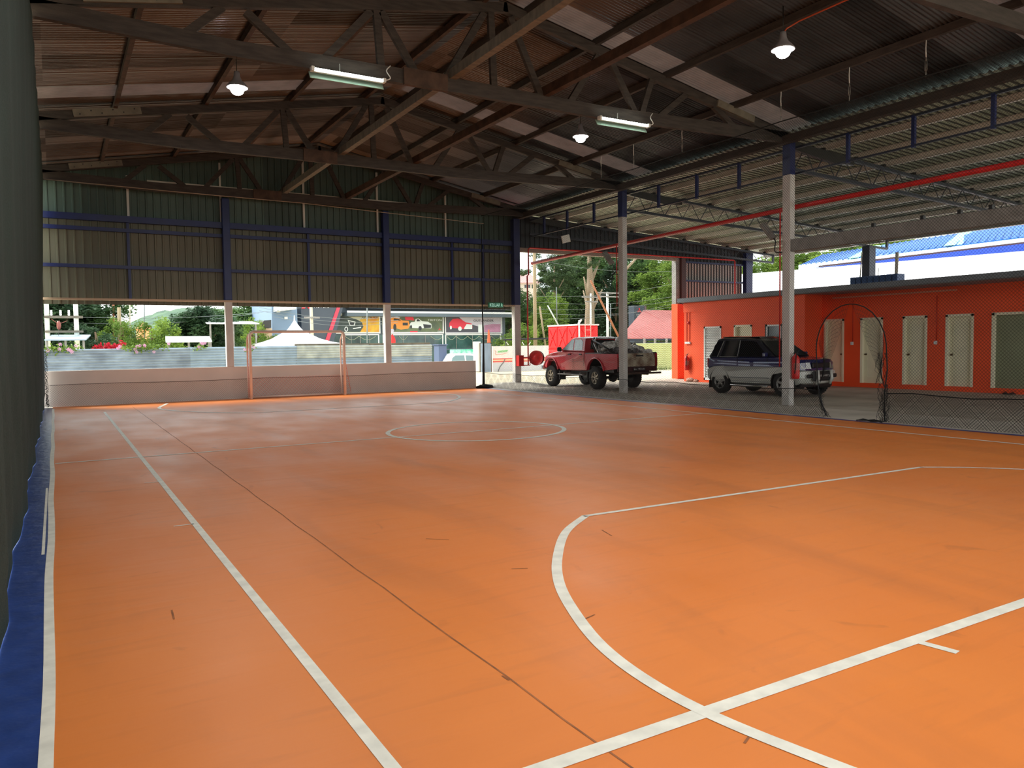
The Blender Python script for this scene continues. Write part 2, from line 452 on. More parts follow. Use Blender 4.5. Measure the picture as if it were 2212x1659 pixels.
line_faces(mb, far_l, 0.08, 0.004); line_faces(mb, far_r, 0.08, 0.004); line_faces(mb, [(3.94, 18.32), (8.63, 18.32)], 0.06, 0.004)
line_faces(mb, [(0.98, 21.35), (1.25, 21.35)], 0.05); line_faces(mb, [(0.75, 22.75), (1.12, 22.75)], 0.05)
for y in (9.52, 7.04): line_faces(mb, [(0.81, y), (0.97, y)], 0.025)
mb.mi = 2
line_faces(mb, [(-0.355, -6), (-0.355, 23.6)], 0.51, 0.0015)
line_faces(mb, [(12.68, -6), (12.68, 23.8)], 0.16, 0.0015)
mb.mi = 1
line_faces(mb, smooth_pts([(-0.083 + 0.006*math.sin(i*1.9), i*1.0) for i in range(-2, 24)], 3), 0.05, 0.003)
line_faces(mb, [(-0.13, 6.6), (-0.128, 9.8)], 0.02, 0.003)  # pale strip painting a streak of gloss on the blue vinyl
mb.mi = 3
pts = [(1.70 + 0.006*math.sin(i*2.3), i*0.5) for i in range(0, 46)]
line_faces(mb, pts, 0.009, 0.0012)
for (u0, v0, u1, v1) in ((1300, 1145, 1322, 1158), (371, 1318, 376, 1338), (1608, 1606, 1628, 1578), (920, 1164, 970, 1166), (1105, 1229, 1140, 1228), (1262, 1338, 1285, 1328), (1085, 1460, 1100, 1470)):
    a = atZ(u0, v0); b = atZ(u1, v1); line_faces(mb, [a, a.lerp(b, .5), b], 0.010, 0.0015)
struct('floor', mb, [M_court, M_line, M_bluevinyl, M_seam])

mb = MB()
mb.box(12.60, -6, -0.25, 14.62, 24.0, -0.004)
mb.box(14.62, -6, -0.25, 27.4, 24.0, -0.012)
mb.box(-0.60, -6, -0.25, 12.60, 24.0, -0.02)
mb.m[0:6] = [1]*6
struct('floor', mb, [M_concrete, M_apron])

# raised mound of concrete at the foot of the corner column
mb = MB()
a = [(12.75, 23.4, 0.0), (15.3, 23.0, 0.0), (15.9, 24.4, 0.0), (12.75, 24.6, 0.0)]
t = [(13.7, 23.75, 0.13), (14.7, 23.65, 0.13), (14.8, 24.15, 0.13), (13.7, 24.2, 0.13)]
mb.add(a + t, [(4,5,6,7), (0,1,5,4), (1,2,6,5), (2,3,7,6), (3,0,4,7)])
struct('trim_1', mb, M_apron)

# ------------------------------------------------------------------ end wall: dwarf wall, cladding above the opening
mb = MB(); mb.box(-0.6, 23.8, 0, 12.58, 23.95, 0.95)
struct('wall_back', mb, M_white)
mb = MB(); mb.box(-0.6, 23.78, 2.84, 14.2, 23.86, 2.895)
struct('trim_2', mb, mat('beige_rail_paint', S(196, 172, 146), 0.6))

def ribbed(mb, x0, x1, Y, zlo, ztop, pitch=0.2, dark=None):
    """vertical ribbed sheet in the plane Y; ztop is a function of x; ribs stand towards the camera"""
    xs = []
    x = x0
    while x < x1:
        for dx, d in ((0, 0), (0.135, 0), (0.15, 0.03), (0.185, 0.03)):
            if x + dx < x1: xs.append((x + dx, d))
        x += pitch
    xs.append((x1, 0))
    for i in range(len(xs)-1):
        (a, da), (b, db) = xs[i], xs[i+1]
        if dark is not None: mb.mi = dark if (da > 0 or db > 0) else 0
        mb.poly([(a, Y-da, zlo), (b, Y-db, zlo), (b, Y-db, ztop(b)), (a, Y-da, ztop(a))])
mb = MB()
ribbed(mb, -0.6, 14.3, 24.10, 2.74, lambda x: 5.10)
struct('wall_back', mb, M_clad)
mb = MB()
ribbed(mb, -0.6, 14.3, 24.10, 5.10, lambda x: max(5.12, roof_z(x) + 0.03))
struct('wall_back', mb, sheet_material('shaded_gable_cladding', S(84, 104, 96), S(64, 80, 74), 0.6, 0.1, 0.8, axis=0))  # gable shade put into the sheet colour: darker and greener than below
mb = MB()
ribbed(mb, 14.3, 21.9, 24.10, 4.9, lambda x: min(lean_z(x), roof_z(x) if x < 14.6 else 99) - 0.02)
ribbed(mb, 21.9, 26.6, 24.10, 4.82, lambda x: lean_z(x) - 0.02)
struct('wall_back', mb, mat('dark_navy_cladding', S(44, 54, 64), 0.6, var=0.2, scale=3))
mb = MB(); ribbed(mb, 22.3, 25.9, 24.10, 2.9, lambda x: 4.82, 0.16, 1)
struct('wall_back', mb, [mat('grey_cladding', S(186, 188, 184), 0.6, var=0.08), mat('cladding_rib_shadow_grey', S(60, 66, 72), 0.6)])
mb = MB(); mb.box(14.45, 23.86, 4.80, 21.95, 24.02, 4.95)
struct('trim_3', mb, mat('taupe_beam_paint', S(150, 140, 128), 0.6))

# steel rails of the end wall
M_palepost = mat('pale_post_paint', S(206, 206, 200), 0.5)
def girt(x0, x1, z, h, d=0.10, y=23.98, label='', m=M_blue):
    mb = MB(); mb.box(x0, y - d/2, z - h/2, x1, y + d/2, z + h/2)
    single('wall_rail', mb, m, label, 'rail', 'horizontal steel rails across the end wall')
girt(-0.6, 14.3, 3.77, 0.09, label='lowest navy rail across the dark cladding above the window strip')
girt(-0.6, 14.3, 4.78, 0.10, label='thin navy rail just below the thick navy beam on the end wall')
girt(-0.6, 14.3, 5.08, 0.17, 0.14, 23.95, label='thick navy beam across the end wall above the thin rails')
girt(2.4, 11.6, 6.20, 0.045, 0.04, 24.02, 'thin pale rail high across the gable of the end wall', M_palepost)
girt(22.35, 25.9, 4.02, 0.07, label='middle dark rail on the cladding right of the wide doorway')
girt(22.35, 25.9, 4.78, 0.07, label='upper dark rail on the cladding right of the wide doorway')
for i, (x, z0, z1, m, w, lab) in enumerate([
        (1.87, 2.9, 5.0, M_blue, 0.07, 'navy post on the end wall left of the first thick column'),
        (6.89, 2.9, 5.0, M_blue, 0.07, 'navy post on the end wall above the goal'),
        (11.84, 2.9, 5.0, M_blue, 0.07, 'navy post on the end wall right of the second thick column'),
        (13.05, 2.9, 5.0, M_blue, 0.05, 'thin navy post above the green exit sign'),
        (1.90, 5.16, 6.30, M_palepost, 0.06, 'leftmost pale post in the dark gable'),
        (4.34, 5.16, 6.9, M_palepost, 0.05, 'pale post beside the top of the first navy column'),
        (6.78, 5.16, 7.45, M_palepost, 0.06, 'tall pale post under the ridge of the gable'),
        (9.17, 5.16, 7.1, M_palepost, 0.06, 'pale post beside the top of the second navy column'),
        (11.61, 5.16, 6.7, M_palepost, 0.05, 'rightmost pale post in the dark gable')]):
    mb = MB(); mb.box(x-w/2, 23.99, z0, x+w/2, 24.04, z1)
    single('wall_post', mb, m, lab, 'post', 'upright steel posts on the end wall')
# ------------------------------------------------------------------ columns
def column(x0, y0, x1, y1, z0, zs, z1, label, m_low=M_colwhite, m_up=M_blue, group=None, plate=True):
    t = thing('steel_column', label, 'column', ((x0+x1)/2, (y0+y1)/2, z0), 0, group)
    mb = MB(); mb.bbox(x0, y0, z0, x1, y1, zs, 0.012); build('lower_section', mb, m_low, t)
    mb = MB(); mb.bbox(x0-0.004, y0-0.004, zs, x1+0.004, y1+0.004, z1, 0.012)
    build('upper_section', mb, m_up, t)
    return t
column(4.34, 23.79, 4.54, 23.98, 0.95, 2.90, 5.86, 'white and navy column on the low end wall left of the goal')
column(9.28, 23.79, 9.48, 23.98, 0.95, 2.90, 5.86, 'white and navy column on the low end wall right of the goal')
column(14.17, 23.78, 14.42, 24.0, 0.10, 2.90, 5.95, 'white and navy corner column carrying the red hose reel')
column(14.50, 18.08, 14.67, 18.30, 0.0, 5.20, 6.05, 'white column in front of the bed of the red pickup')
column(14.50, 12.06, 14.67, 12.28, 0.0, 5.27, 6.05, 'white column with a red fire extinguisher in front of the dark car')
column(14.50, 5.98, 14.67, 6.20, 0.0, 5.27, 6.05, 'white column nearest the camera, beyond the right edge of the view')
column(21.92, 23.9, 22.12, 24.16, 3.0, 3.02, 5.0, 'grey steel column on the right side of the wide doorway', M_galv, M_galv)
column(22.13, 23.80, 22.36, 24.10, 3.0, 3.02, 5.0, 'dark red steel column above the orange pier', mat('dark_red_paint', S(72, 26, 22), 0.5), mat('dark_red_paint_top', S(70, 26, 22), 0.5))
column(25.85, 23.8, 26.25, 24.0, 3.0, 3.02, 5.3, 'navy column at the far right corner of the end wall', M_blue, M_blue)
column(26.02, 18.05, 26.40, 18.35, 3.0, 3.02, 4.97, 'navy column rising from the roof of the orange building', M_blue, mat('navy_column_paint', S(28, 44, 74), 0.5, var=0.3, scale=4))

# ------------------------------------------------------------------ timber roof trusses
def truss(Y, label, mirror_plate=True):
    t = thing('roof_truss', label, 'roof truss', (7.14, Y, 5.8), 0, 'timber roof trusses')
    th = 0.10
    def bar(name, a, b, w, dy=0.0, m=M_timber, thick=th):
        mb = MB(); mb.beam((a[0], Y+dy, a[1]), (b[0], Y+dy, b[1]), thick, w, up=(0, 0, 1))
        return build(name, mb, m, t)
    ch = [(-0.35, 6.03), (2.5, 5.94), (5.4, 5.97), (9.3, 5.95), (14.55, 6.11)]
    for i in range(4): bar('bottom_chord', ch[i], ch[i+1], 0.24)
    bar('top_chord', (-0.35, 6.10), (7.18, 7.50), 0.17); bar('top_chord', (7.10, 7.50), (14.6, 6.12), 0.17)
    for a, b in [((2.32,6.52),(1.79,6.03)), ((2.65,6.52),(3.29,6.03)), ((4.62,6.92),(3.83,6.03)), ((4.72,6.96),(4.78,6.03)),
                 ((4.80,6.95),(5.40,6.05)), ((6.72,7.32),(5.93,6.03)), ((6.85,7.35),(6.90,5.97)), ((7.25,7.35),(7.90,6.03)),
                 ((9.20,7.00),(8.53,6.03)), ((9.50,6.98),(10.12,6.05)), ((10.55,6.80),(10.28,6.08)), ((11.50,6.65),(10.75,6.08)), ((12.25,6.50),(12.9,6.10))]:
        bar('web', a, b, 0.12, dy=0.0, thick=0.075)
    if mirror_plate:
        bar('splice_plate', (0.50, 6.27), (1.75, 6.50), 0.15, -0.075, M_timber_pale, 0.045)
        bar('splice_plate', (12.3, 6.55), (13.4, 6.35), 0.15, -0.075, M_timber_pale, 0.045)
        for k in range(6):
            x = 0.62 + k*0.2; z = 6.27 + (x-0.5)*0.184 + (0.03 if k % 2 else -0.03)
            mb = MB(); mb.cyl((x, Y-0.115, z), (x, Y-0.095, z), 0.014, n=8); build('bolt', mb, M_blackm, t)
    bar('chord_joint', (5.15, 5.965), (5.95, 5.965), 0.28, -0.06, M_timber_red, 0.06)
    return t
truss(12.2, 'nearer long timber truss carrying the two fluorescent tubes')
truss(18.2, 'second timber truss, behind the one with the fluorescent tubes')
truss(23.45, 'farthest timber truss against the dark end wall')
truss(6.1, 'closest timber truss, only its right end showing at the top right')

def ybar(name, x, z, w, h, y0, y1, m, label, cat, group):
    mb = MB(); mb.box(x-w/2, y0, z-h/2, x+w/2, y1, z+h/2)
    single(name, mb, m, label, cat, group)
PX = [(1.27, 'lowest left purlin, a rusty plank under the left roof slope'), (3.05, 'second purlin up the left roof slope'),
      (4.90, 'third purlin up the left roof slope'), (6.70, 'purlin just left of the roof ridge'),
      (9.15, 'second purlin down the right roof slope'), (7.62, 'purlin just right of the roof ridge'),
      (10.92, 'purlin beside the two right lamps on the right roof slope'), (12.80, 'purlin carrying the wire hangers of the side net')]
for i, (x, lab) in enumerate(PX):
    ybar('purlin', x, roof_z(x) - 0.075, 0.075, 0.13, -4, 24.0, M_timber_red if x < 7 else M_timber, lab, 'purlin', 'timber purlins under the main roof')
ybar('tie_beam', 6.07, 6.14, 0.13, 0.16, -4, 24.0, M_timber_pale, 'pale long beam resting on the trusses left of centre', 'beam', 'long beams lying on the truss chords')
ybar('tie_beam', 7.98, 6.14, 0.12, 0.17, -4, 24.0, M_timber_red, 'brown long beam resting on the trusses right of centre', 'beam', 'long beams lying on the truss chords')
ybar('eave_beam', 14.42, 6.03, 0.16, 0.17, -4, 24.0, M_timber, 'dark timber beam along the right eave of the main roof', 'beam', None)
ybar('eave_beam', -0.25, 6.05, 0.14, 0.20, -4, 24.0, M_timber, 'dark timber beam along the left eave behind the green cloth', 'beam', None)

# main roof: small-wave corrugated sheets, translucent bands every second bay
mb = MB()
PITCH = 0.0762
def corr_slope(mb, xa, xb, y0, y1):
    cols = []
    n = int((y1-y0)/(PITCH/6))
    ys = [y0 + i*PITCH/6 for i in range(n+1)]
    segs = 4
    base = len(mb.v)
    for y in ys:
        d = 0.017*math.sin(2*math.pi*y/PITCH) - (0.012 if (y % 0.762) < 0.0762 else 0)
        for k in range(segs+1):
            x = xa + (xb-xa)*k/segs
            mb.v.append((x, y, roof_z(x) + d))
    for i in range(n):
        yy = (ys[i] + ys[i+1])/2
        panel = any(a < yy < b for a, b in ((16.95, 17.62), (11.62, 12.3), (6.2, 6.9), (0.9, 1.6)))
        for k in range(segs):
            a = base + i*(segs+1) + k
            mb.f.append([a, a+1, a+segs+2, a+segs+1]); mb.m.append(1 if panel else 0); mb.sm.append(True)
corr_slope(mb, RIDGE, EAVE_L-0.5, -4.5, 24.4)
corr_slope(mb, RIDGE, EAVE_R+0.25, -4.5, 24.4)
# ridge cap
mb.mi = 0
for sgn in (-1, 1):
    mb.poly([(RIDGE, -4.5, 7.735), (RIDGE, 24.4, 7.735), (RIDGE + sgn*0.25, 24.4, 7.69), (RIDGE + sgn*0.25, -4.5, 7.69)])
struct('ceiling', mb, [M_roof, M_roofpanel])

# lean-to roof: trapezoid sheets
mb = MB()
M_purlin = mat('pale_purlin_steel', S(206, 202, 196), 0.5, metal=0.1, var=0.15, scale=5)
y = -4.5; P = []
while y < 24.3:
    P += [(y, 0), (y+0.105, 0), (y+0.122, 0.03), (y+0.153, 0.03)]; y += 0.17
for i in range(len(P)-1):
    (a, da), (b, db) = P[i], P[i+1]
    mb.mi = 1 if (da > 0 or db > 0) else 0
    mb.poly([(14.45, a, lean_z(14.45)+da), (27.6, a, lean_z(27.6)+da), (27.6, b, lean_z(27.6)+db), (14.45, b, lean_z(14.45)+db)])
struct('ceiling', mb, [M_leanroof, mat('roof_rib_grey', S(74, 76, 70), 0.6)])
mb = MB(); mb.box(27.45, -4.5, lean_z(27.5)-0.22, 27.62, 24.3, lean_z(27.5)+0.03)
struct('trim_4', mb, M_galv)
LX = [15.84, 17.05, 18.15, 19.42, 20.77, 22.11, 23.3, 24.55, 25.7, 26.8]
for i, x in enumerate(LX):
    z = lean_z(x) - 0.075
    mb = MB(); mb.box(x-0.012, -4, z-0.07, x+0.0, 23.95, z+0.07); mb.box(x-0.012, -4, z-0.075, x+0.06, 23.95, z-0.062); mb.box(x-0.012, -4, z+0.062, x+0.06, 23.95, z+0.074)
    single('steel_purlin', mb, M_purlin, ['light steel purlin closest to the court under the lean-to roof', 'second light steel purlin from the court under the lean-to roof',
        'third light steel purlin from the court under the lean-to roof', 'fourth light steel purlin from the court under the lean-to roof',
        'fifth light steel purlin from the court under the lean-to roof', 'sixth light steel purlin from the court under the lean-to roof',
        'fourth light steel purlin in from the open edge of the lean-to', 'third light steel purlin in from the open edge of the lean-to',
        'second light steel purlin in from the open edge of the lean-to', 'light steel purlin nearest the open edge of the lean-to'][i],
        'purlin', 'steel purlins under the lean-to roof')

def lean_truss(Y, label):
    t = thing('lattice_girder', label, 'girder', (14.74, Y, 5.4), 0, 'dark lattice girders under the lean-to roof')
    zb = lambda x: 5.42 - 0.040*(x-14.7)
    zt = lambda x: lean_z(x) - 0.20
    mb = MB(); mb.beam((14.72, Y, zb(14.72)), (27.3, Y, zb(27.3)), 0.09, 0.075); build('bottom_chord', mb, M_dark, t)
    mb = MB(); mb.beam((14.72, Y, zt(14.72)), (27.3, Y, zt(27.3)), 0.09, 0.075); build('top_chord', mb, M_dark, t)
    mb = MB(); mb.box(27.24, Y-0.03, zb(27.3), 27.34, Y+0.03, zt(27.3)); build('end_post', mb, M_dark, t)
    x = 14.8; up = True
    while x + 0.42 < 27.2:
        for a, b in (((x, zb(x)), (x+0.42, zt(x+0.42))), ((x, zt(x)), (x+0.42, zb(x+0.42)))):
            pass
        a, b = ((x, zb(x)), (x+0.36, zt(x+0.36))) if up else ((x, zt(x)), (x+0.36, zb(x+0.36)))
        mb = MB(); mb.cyl((a[0], Y, a[1]), (b[0], Y, b[1]), 0.011, n=6, cap=False); build('web_rod', mb, M_dark, t)
        x += 0.36; up = not up
    for i, xx in enumerate(LX):
        mb = MB(); mb.box(xx-0.09, Y-0.06, zt(xx)+0.03, xx+0.09, Y+0.06, zt(xx)+0.10); build('cleat', mb, M_blackm, t)
    mb = MB()
    mb.prism([(14.74, Y-0.05, zt(14.74)+0.05), (16.9, Y-0.05, zt(16.9)+0.05), (16.9, Y-0.05, zt(16.9)-0.12), (16.2, Y-0.05, zt(16.2)-0.20), (14.74, Y-0.05, zt(14.74)-0.12)], (0, 0.10, 0))
    build('haunch_plate', mb, M_blackm, t)
    return t
lean_truss(18.2, 'lattice girder starting from the column in front of the pickup')
lean_truss(12.2, 'lattice girder starting from the column with the fire extinguisher')
lean_truss(23.6, 'lattice girder against the end wall above the wide doorway')
lean_truss(6.1, 'lattice girder closest to the camera at the upper right')

# blue hanging frame between the eave and the lean-to
t = thing('hanging_frame', 'dark hanging steel frame with short uprights along the eave line', 'frame', (14.76, 12, 5.3))
mb = MB(); mb.box(14.74, -2, 5.87, 14.80, 23.6, 5.92); build('top_rail', mb, M_dark, t)
mb = MB(); mb.box(14.74, -2, 5.29, 14.78, 23.6, 5.33); build('bottom_rail', mb, M_dark, t)
for y in (3.4, 4.9, 6.7, 7.79, 9.3, 10.77, 13.83, 15.3, 16.8, 19.83, 21.31, 22.7):
    mb = MB(); mb.box(14.735, y-0.035, 5.27, 14.80, y+0.035, 5.90); build('upright', mb, M_blue, t)
# cross beam between the two near columns
mb = MB(); mb.bbox(14.52, 6.20, 3.52, 14.66, 12.06, 3.80, 0.01)
single('cross_beam', mb, M_galv, 'long pale steel beam running right from the column with the fire extinguisher', 'beam')
for i, y in enumerate((10.05, 9.0, 8.28, 7.72)):
    mb = MB(); mb.bbox(14.58, y-0.035, 3.80, 14.66, y+0.035, 3.89, 0.006)
    single('bracket', mb, M_blackm, ['small black bracket on the pale beam, nearest the white column', 'second small black bracket along the pale beam',
        'third small black bracket along the pale beam', 'small black bracket on the pale beam, farthest from the column'][i], 'bracket', 'black brackets on the pale beam')

# ------------------------------------------------------------------ red fire pipes
mb = MB(); mb.smooth = True
mb.tube([(14.86, -3, 4.64), (14.86, 12, 4.58), (14.82, 23.62, 4.38)], 0.055, n=12)
single('fire_pipe', mb, M_red, 'thick red pipe sloping across the lean-to from the right edge to the doorway', 'pipe')
mb = MB(); mb.smooth = True
mb.tube([(14.60, 23.60, 0.75), (14.60, 23.60, 3.92), (14.66, 23.60, 3.97), (14.66, 23.60, 4.86), (14.72, 23.60, 4.92), (24.9, 23.60, 4.92), (24.95, 23.60, 4.86), (24.95, 23.60, 3.1)], 0.026, n=8)
single('fire_pipe', mb, M_red, 'thin red pipe along the top of the wide doorway and down its left side', 'pipe')
mb = MB(); mb.smooth = True
mb.tube([(14.48, 12.32, 0.9), (14.48, 12.32, 4.50), (14.86, 12.32, 4.56)], 0.016, n=8)
single('fire_pipe', mb, M_red, 'thin red upright pipe on the column with the fire extinguisher', 'pipe')
mb = MB(); mb.smooth = True
mb.tube([(14.48, 18.34, 2.6), (14.48, 18.34, 4.42), (14.86, 18.34, 4.47)], 0.016, n=8)
single('fire_pipe', mb, M_red, 'thin red upright pipe on the column in front of the pickup', 'pipe')

# ------------------------------------------------------------------ lamps
M_bulb = mat('lamp_glow', (1.0, 0.97, 0.92, 1), 0.5, emis=26.0)
M_tube = mat('tube_glow', (0.90, 1.0, 0.92, 1), 0.5, emis=TUBE_E)
M_shade = mat('lamp_shade_metal', S(180, 182, 190), 0.35, metal=0.4)
M_refl = mat('green_reflector', S(150, 178, 164), 0.35, metal=0.3)
def highbay(x, y, z, label, power=1.0):
    t = thing('highbay_lamp', label, 'lamp', (x, y, z), 0, 'round high-bay lamps under the roof')
    mb = MB(); mb.smooth = True
    mb.lathe([(0.012, 0.30), (0.05, 0.29), (0.06, 0.20), (0.09, 0.13), (0.15, 0.07), (0.19, 0.02), (0.195, 0.0), (0.185, 0.0), (0.14, 0.06), (0.08, 0.11), (0.0, 0.12)], (x, y, z))
    build('lamp_shade', mb, M_shade, t)
    mb = MB(); mb.smooth = True
    mb.lathe([(0.0, -0.13), (0.06, -0.12), (0.10, -0.09), (0.125, -0.04), (0.13, 0.0), (0.13, 0.04), (0.09, 0.07), (0.0, 0.09)], (x, y, z), n=18)
    build('bulb', mb, M_bulb, t)
    mb = MB(); mb.smooth = True
    mb.tube([(x, y, z+0.29), (x, y, roof_z(x)-0.005)], 0.008, n=6)
    build('cord', mb, M_blackm, t)
    d = bpy.data.lights.new('bulb_light', 'AREA'); d.shape = 'DISK'; d.size = 0.34; d.energy = LAMP_W*power; d.color = (1.0, 0.95, 0.88)
    lo = bpy.data.objects.new('bulb_light', d); _link(lo); lo.parent = t; lo.location = (0, 0, -0.14)
    return t
highbay(3.07, 15.0, 6.27, 'bright round lamp left of the roof centre, above the goal')
highbay(10.80, 15.0, 6.33, 'bright round lamp just right of centre, beside the small fluorescent tube')
highbay(10.63, 9.0, 6.33, 'bright round lamp at the upper right, above the white column', 0.35)
highbay(3.07, 9.0, 6.27, 'round lamp over the near left part of the court, above the view', 0.5)
highbay(3.07, 3.0, 6.27, 'round lamp over the nearest left part of the court, above the view', 3.2)
highbay(10.63, 3.0, 6.27, 'round lamp over the nearest right part of the court, right of the view', 0.15)
mb = MB(); mb.smooth = True
mb.tube([(10.86, 2.0, 6.80), (10.86, 8.5, 6.80), (10.80, 8.8, 6.77), (10.68, 8.97, 6.68), (10.63, 9.0, 6.60)], 0.014, n=6)
single('conduit', mb, mat('orange_conduit', S(190, 84, 48), 0.5), 'orange cable conduit leading along the purlin to the upper right lamp', 'conduit')

def tube_lamp(x0, x1, label):
    Y = 12.10; z = 5.79
    t = thing('fluorescent_lamp', label, 'fluorescent lamp', ((x0+x1)/2, Y, z), 0, 'fluorescent tubes on the nearer truss')
    mb = MB(); mb.smooth = True; mb.cyl((x0+0.04, Y-0.09, z), (x1-0.04, Y-0.09, z), 0.017, n=10); build('tube', mb, M_tube, t)
    mb = MB(); mb.bbox(x0, Y-0.06, z-0.03, x1, Y, z+0.03, 0.006); build('batten', mb, M_plastic_w, t)
    mb = MB(); mb.prism([(x0-0.02, Y-0.03, z+0.03), (x0-0.02, Y-0.03, z+0.022), (x0-0.02, Y-0.16, z-0.10), (x0-0.02, Y-0.17, z-0.10)], (x1-x0+0.04, 0, 0))
    mb = MB(); mb.beam((x0-0.02, Y+0.03, z-0.06), (x1+0.02, Y+0.03, z-0.06), 0.012, 0.13, up=(0, 0.6, 1)); build('reflector', mb, M_refl, t)
    for x in (x0, x1):
        mb = MB(); mb.bbox(x-0.025, Y-0.115, z-0.035, x+0.025, Y-0.01, z+0.035, 0.006); build('end_cap', mb, M_plastic_w, t)
    mb = MB(); mb.cyl((x0+0.45, Y-0.03, z+0.03), (x0+0.45, Y-0.03, z+0.16), 0.008, n=6); build('hanger', mb, M_galv, t)
    mb = MB(); mb.smooth = True; mb.tube(smooth_pts3([(x1+0.02, Y-0.07, z+0.01), (x1+0.10, Y-0.10, z+0.05), (x1+0.04, Y-0.09, z+0.16), (x1+0.12, Y-0.06, z+0.26)]), 0.009, n=6); build('cable', mb, M_plastic_w, t)
    return t
def smooth_pts3(P, k=6):
    P = [Vector(p) for p in P]; out = []
    for i in range(len(P)-1):
        p0 = P[max(0, i-1)]; p1 = P[i]; p2 = P[i+1]; p3 = P[min(len(P)-1, i+2)]
        for j in range(k):
            t = j/k
            out.append(0.5*((2*p1) + (p2-p0)*t + (2*p0-5*p1+4*p2-p3)*t*t + (3*p1-p0-3*p2+p3)*t**3))
    out.append(P[-1]); return out
tube_lamp(3.59, 4.76, 'lit fluorescent tube on the left half of the nearer truss')
tube_lamp(9.12, 10.31, 'lit fluorescent tube on the right half of the nearer truss')

# ------------------------------------------------------------------ net cable with hangers
mb = MB(); mb.smooth = True
mb.tube([(12.78, y, 5.88 + (0.03 if i % 2 else 0)) for i, y in enumerate([-3, -1.3, 0.3, 1.9, 3.4, 4.9, 6.4, 7.85, 9.32, 10.88, 12.3, 13.74, 15.5, 16.85, 18.3, 20, 22, 23.6])], 0.012, n=6)
single('net_cable', mb, M_rope, 'black cable under the right eave from which the side net hangs', 'cable')
for i, y in enumerate((7.86, 9.32, 10.88, 13.74, 15.50, 16.85)):
    t = thing('wire_hanger', ['rightmost wire and turnbuckle hanger under the right roof slope', 'second wire and turnbuckle hanger from the right under the roof',
        'third wire hanger from the right, above the white column with the extinguisher', 'fourth wire hanger from the right, right of the small fluorescent tube', 'fifth wire hanger from the right, below the small fluorescent tube',
        'leftmost wire hanger under the right roof slope'][i], 'hanger', (12.8, y, 5.9), 0, 'wire hangers holding the net cable')
    mb = MB(); mb.smooth = True
    mb.tube([(12.8, y, 6.56), (12.81, y+0.01, 6.45), (12.79, y, 6.36), (12.80, y, 6.22)], 0.008, n=6); build('wire', mb, M_plastic_w, t)
    mb = MB(); mb.smooth = True
    for s in (-1, 1): mb.cyl((12.8, y+s*0.016, 6.18), (12.8, y+s*0.016, 6.0), 0.006, n=6)
    mb.cyl((12.8, y, 6.22), (12.8, y, 6.16), 0.01, n=8); mb.cyl((12.8, y, 6.02), (12.8, y, 5.9), 0.007, n=8)
    build('turnbuckle', mb, M_galv, t)
mb = MB(); mb.smooth = True
mb.tube([(-0.08, 23.30, 5.88), (3, 23.30, 5.83), (6.5, 23.30, 5.80), (9.5, 23.30, 5.70), (12.7, 23.30, 5.60)], 0.011, n=6)
single('net_cable', mb, mat('pale_wire', S(170, 150, 130), 0.6), 'pale wire strung across the front of the end wall below the truss', 'cable')
mb = MB(); mb.smooth = True
mb.tube([(12.74, 23.55, 0.0), (12.76, 23.55, 1.6), (12.73, 23.55, 3.2), (12.75, 23.55, 5.6)], [0.05, 0.03, 0.02, 0.015], n=8)
mb.blob((12.78, 23.5, 0.05), 0.16, 3, 0.3, (1.8, 1, 0.5))
single('gathered_net', mb, M_rope, 'black gathered net corner hanging at the right end of the low wall', 'net')

# ------------------------------------------------------------------ nets
def strand(mb, p, q, r):
    mb.tube([p, q], r, n=3, cap=False)
def diamond_net(mb, O, ux, uy, L, Hh, pitch, r, inside=None, ns=1):
    O, ux, uy = Vector(O), Vector(ux), Vector(uy)
    for sgn in (1, -1):
        c = -Hh if sgn == 1 else 0.0
        cmax = L if sgn == 1 else L + Hh
        while c < cmax:
            # line: s = c + sgn*h , h in 0..Hh
            if sgn == 1: h0, h1 = max(0, -c), min(Hh, L - c)
            else: h0, h1 = max(0, c - L), min(Hh, c)
            if h1 - h0 > 0.01:
                if inside is None:
                    strand(mb, O + ux*(c + sgn*h0) + uy*h0, O + ux*(c + sgn*h1) + uy*h1, r)
                else:
                    n = max(2, int((h1-h0)/0.03)); st = None
                    for i in range(n+1):
                        hh = h0 + (h1-h0)*i/n; ok = not inside(c + sgn*hh, hh)
                        if ok and st is None: st = hh
                        if (not ok or i == n) and st is not None:
                            en = hh
                            if en - st > 0.02: strand(mb, O + ux*(c + sgn*st) + uy*st, O + ux*(c + sgn*en) + uy*en, r)
                            st = None
            c += pitch
# opening in the side net (Y along the net, z up)
def hole(y, z):
    yc = 9.22; hw = 0.74 if z < 1.3 else 0.74*math.sqrt(max(0, 1 - ((z-1.3)/0.86)**2))
    if z < 0.5: hw = 0.60
    return z < 2.16 and abs(y - yc) < hw
mb = MB(); diamond_net(mb, (12.76, 2.0, 0.02), (0, 1, 0), (0, 0, 1), 21.5, 5.84, 0.056, NET_R, lambda s, h: hole(s + 2.0, h))
single('side_net', mb, M_rope, 'black diamond mesh net along the right side of the court', 'net', loc=(12.76, 2.0, 0.0))
mb = MB(); diamond_net(mb, (12.79, 2.0, 0.02), (0, 1, 0), (0, 0, 1), 21.5, 0.50, 0.05, NET_R, lambda s, h: hole(s + 2.0, h))
mb.smooth = True
mb.tube([(12.78, 2 + i*0.5, 0.53 + 0.02*math.sin(i*1.7)) for i in range(14)], 0.010, n=5)
mb.tube([(12.78, 10 + i*0.5, 0.52 + 0.02*math.sin(i*1.7)) for i in range(28)], 0.008, n=5)
single('net_skirt', mb, M_rope, 'doubled lower strip of the black side net along the floor', 'net', loc=(12.79, 2.0, 0.0))
t = thing('net_doorway', 'arched gap in the side net edged with black rope', 'net doorway', (12.75, 9.2, 0.0))
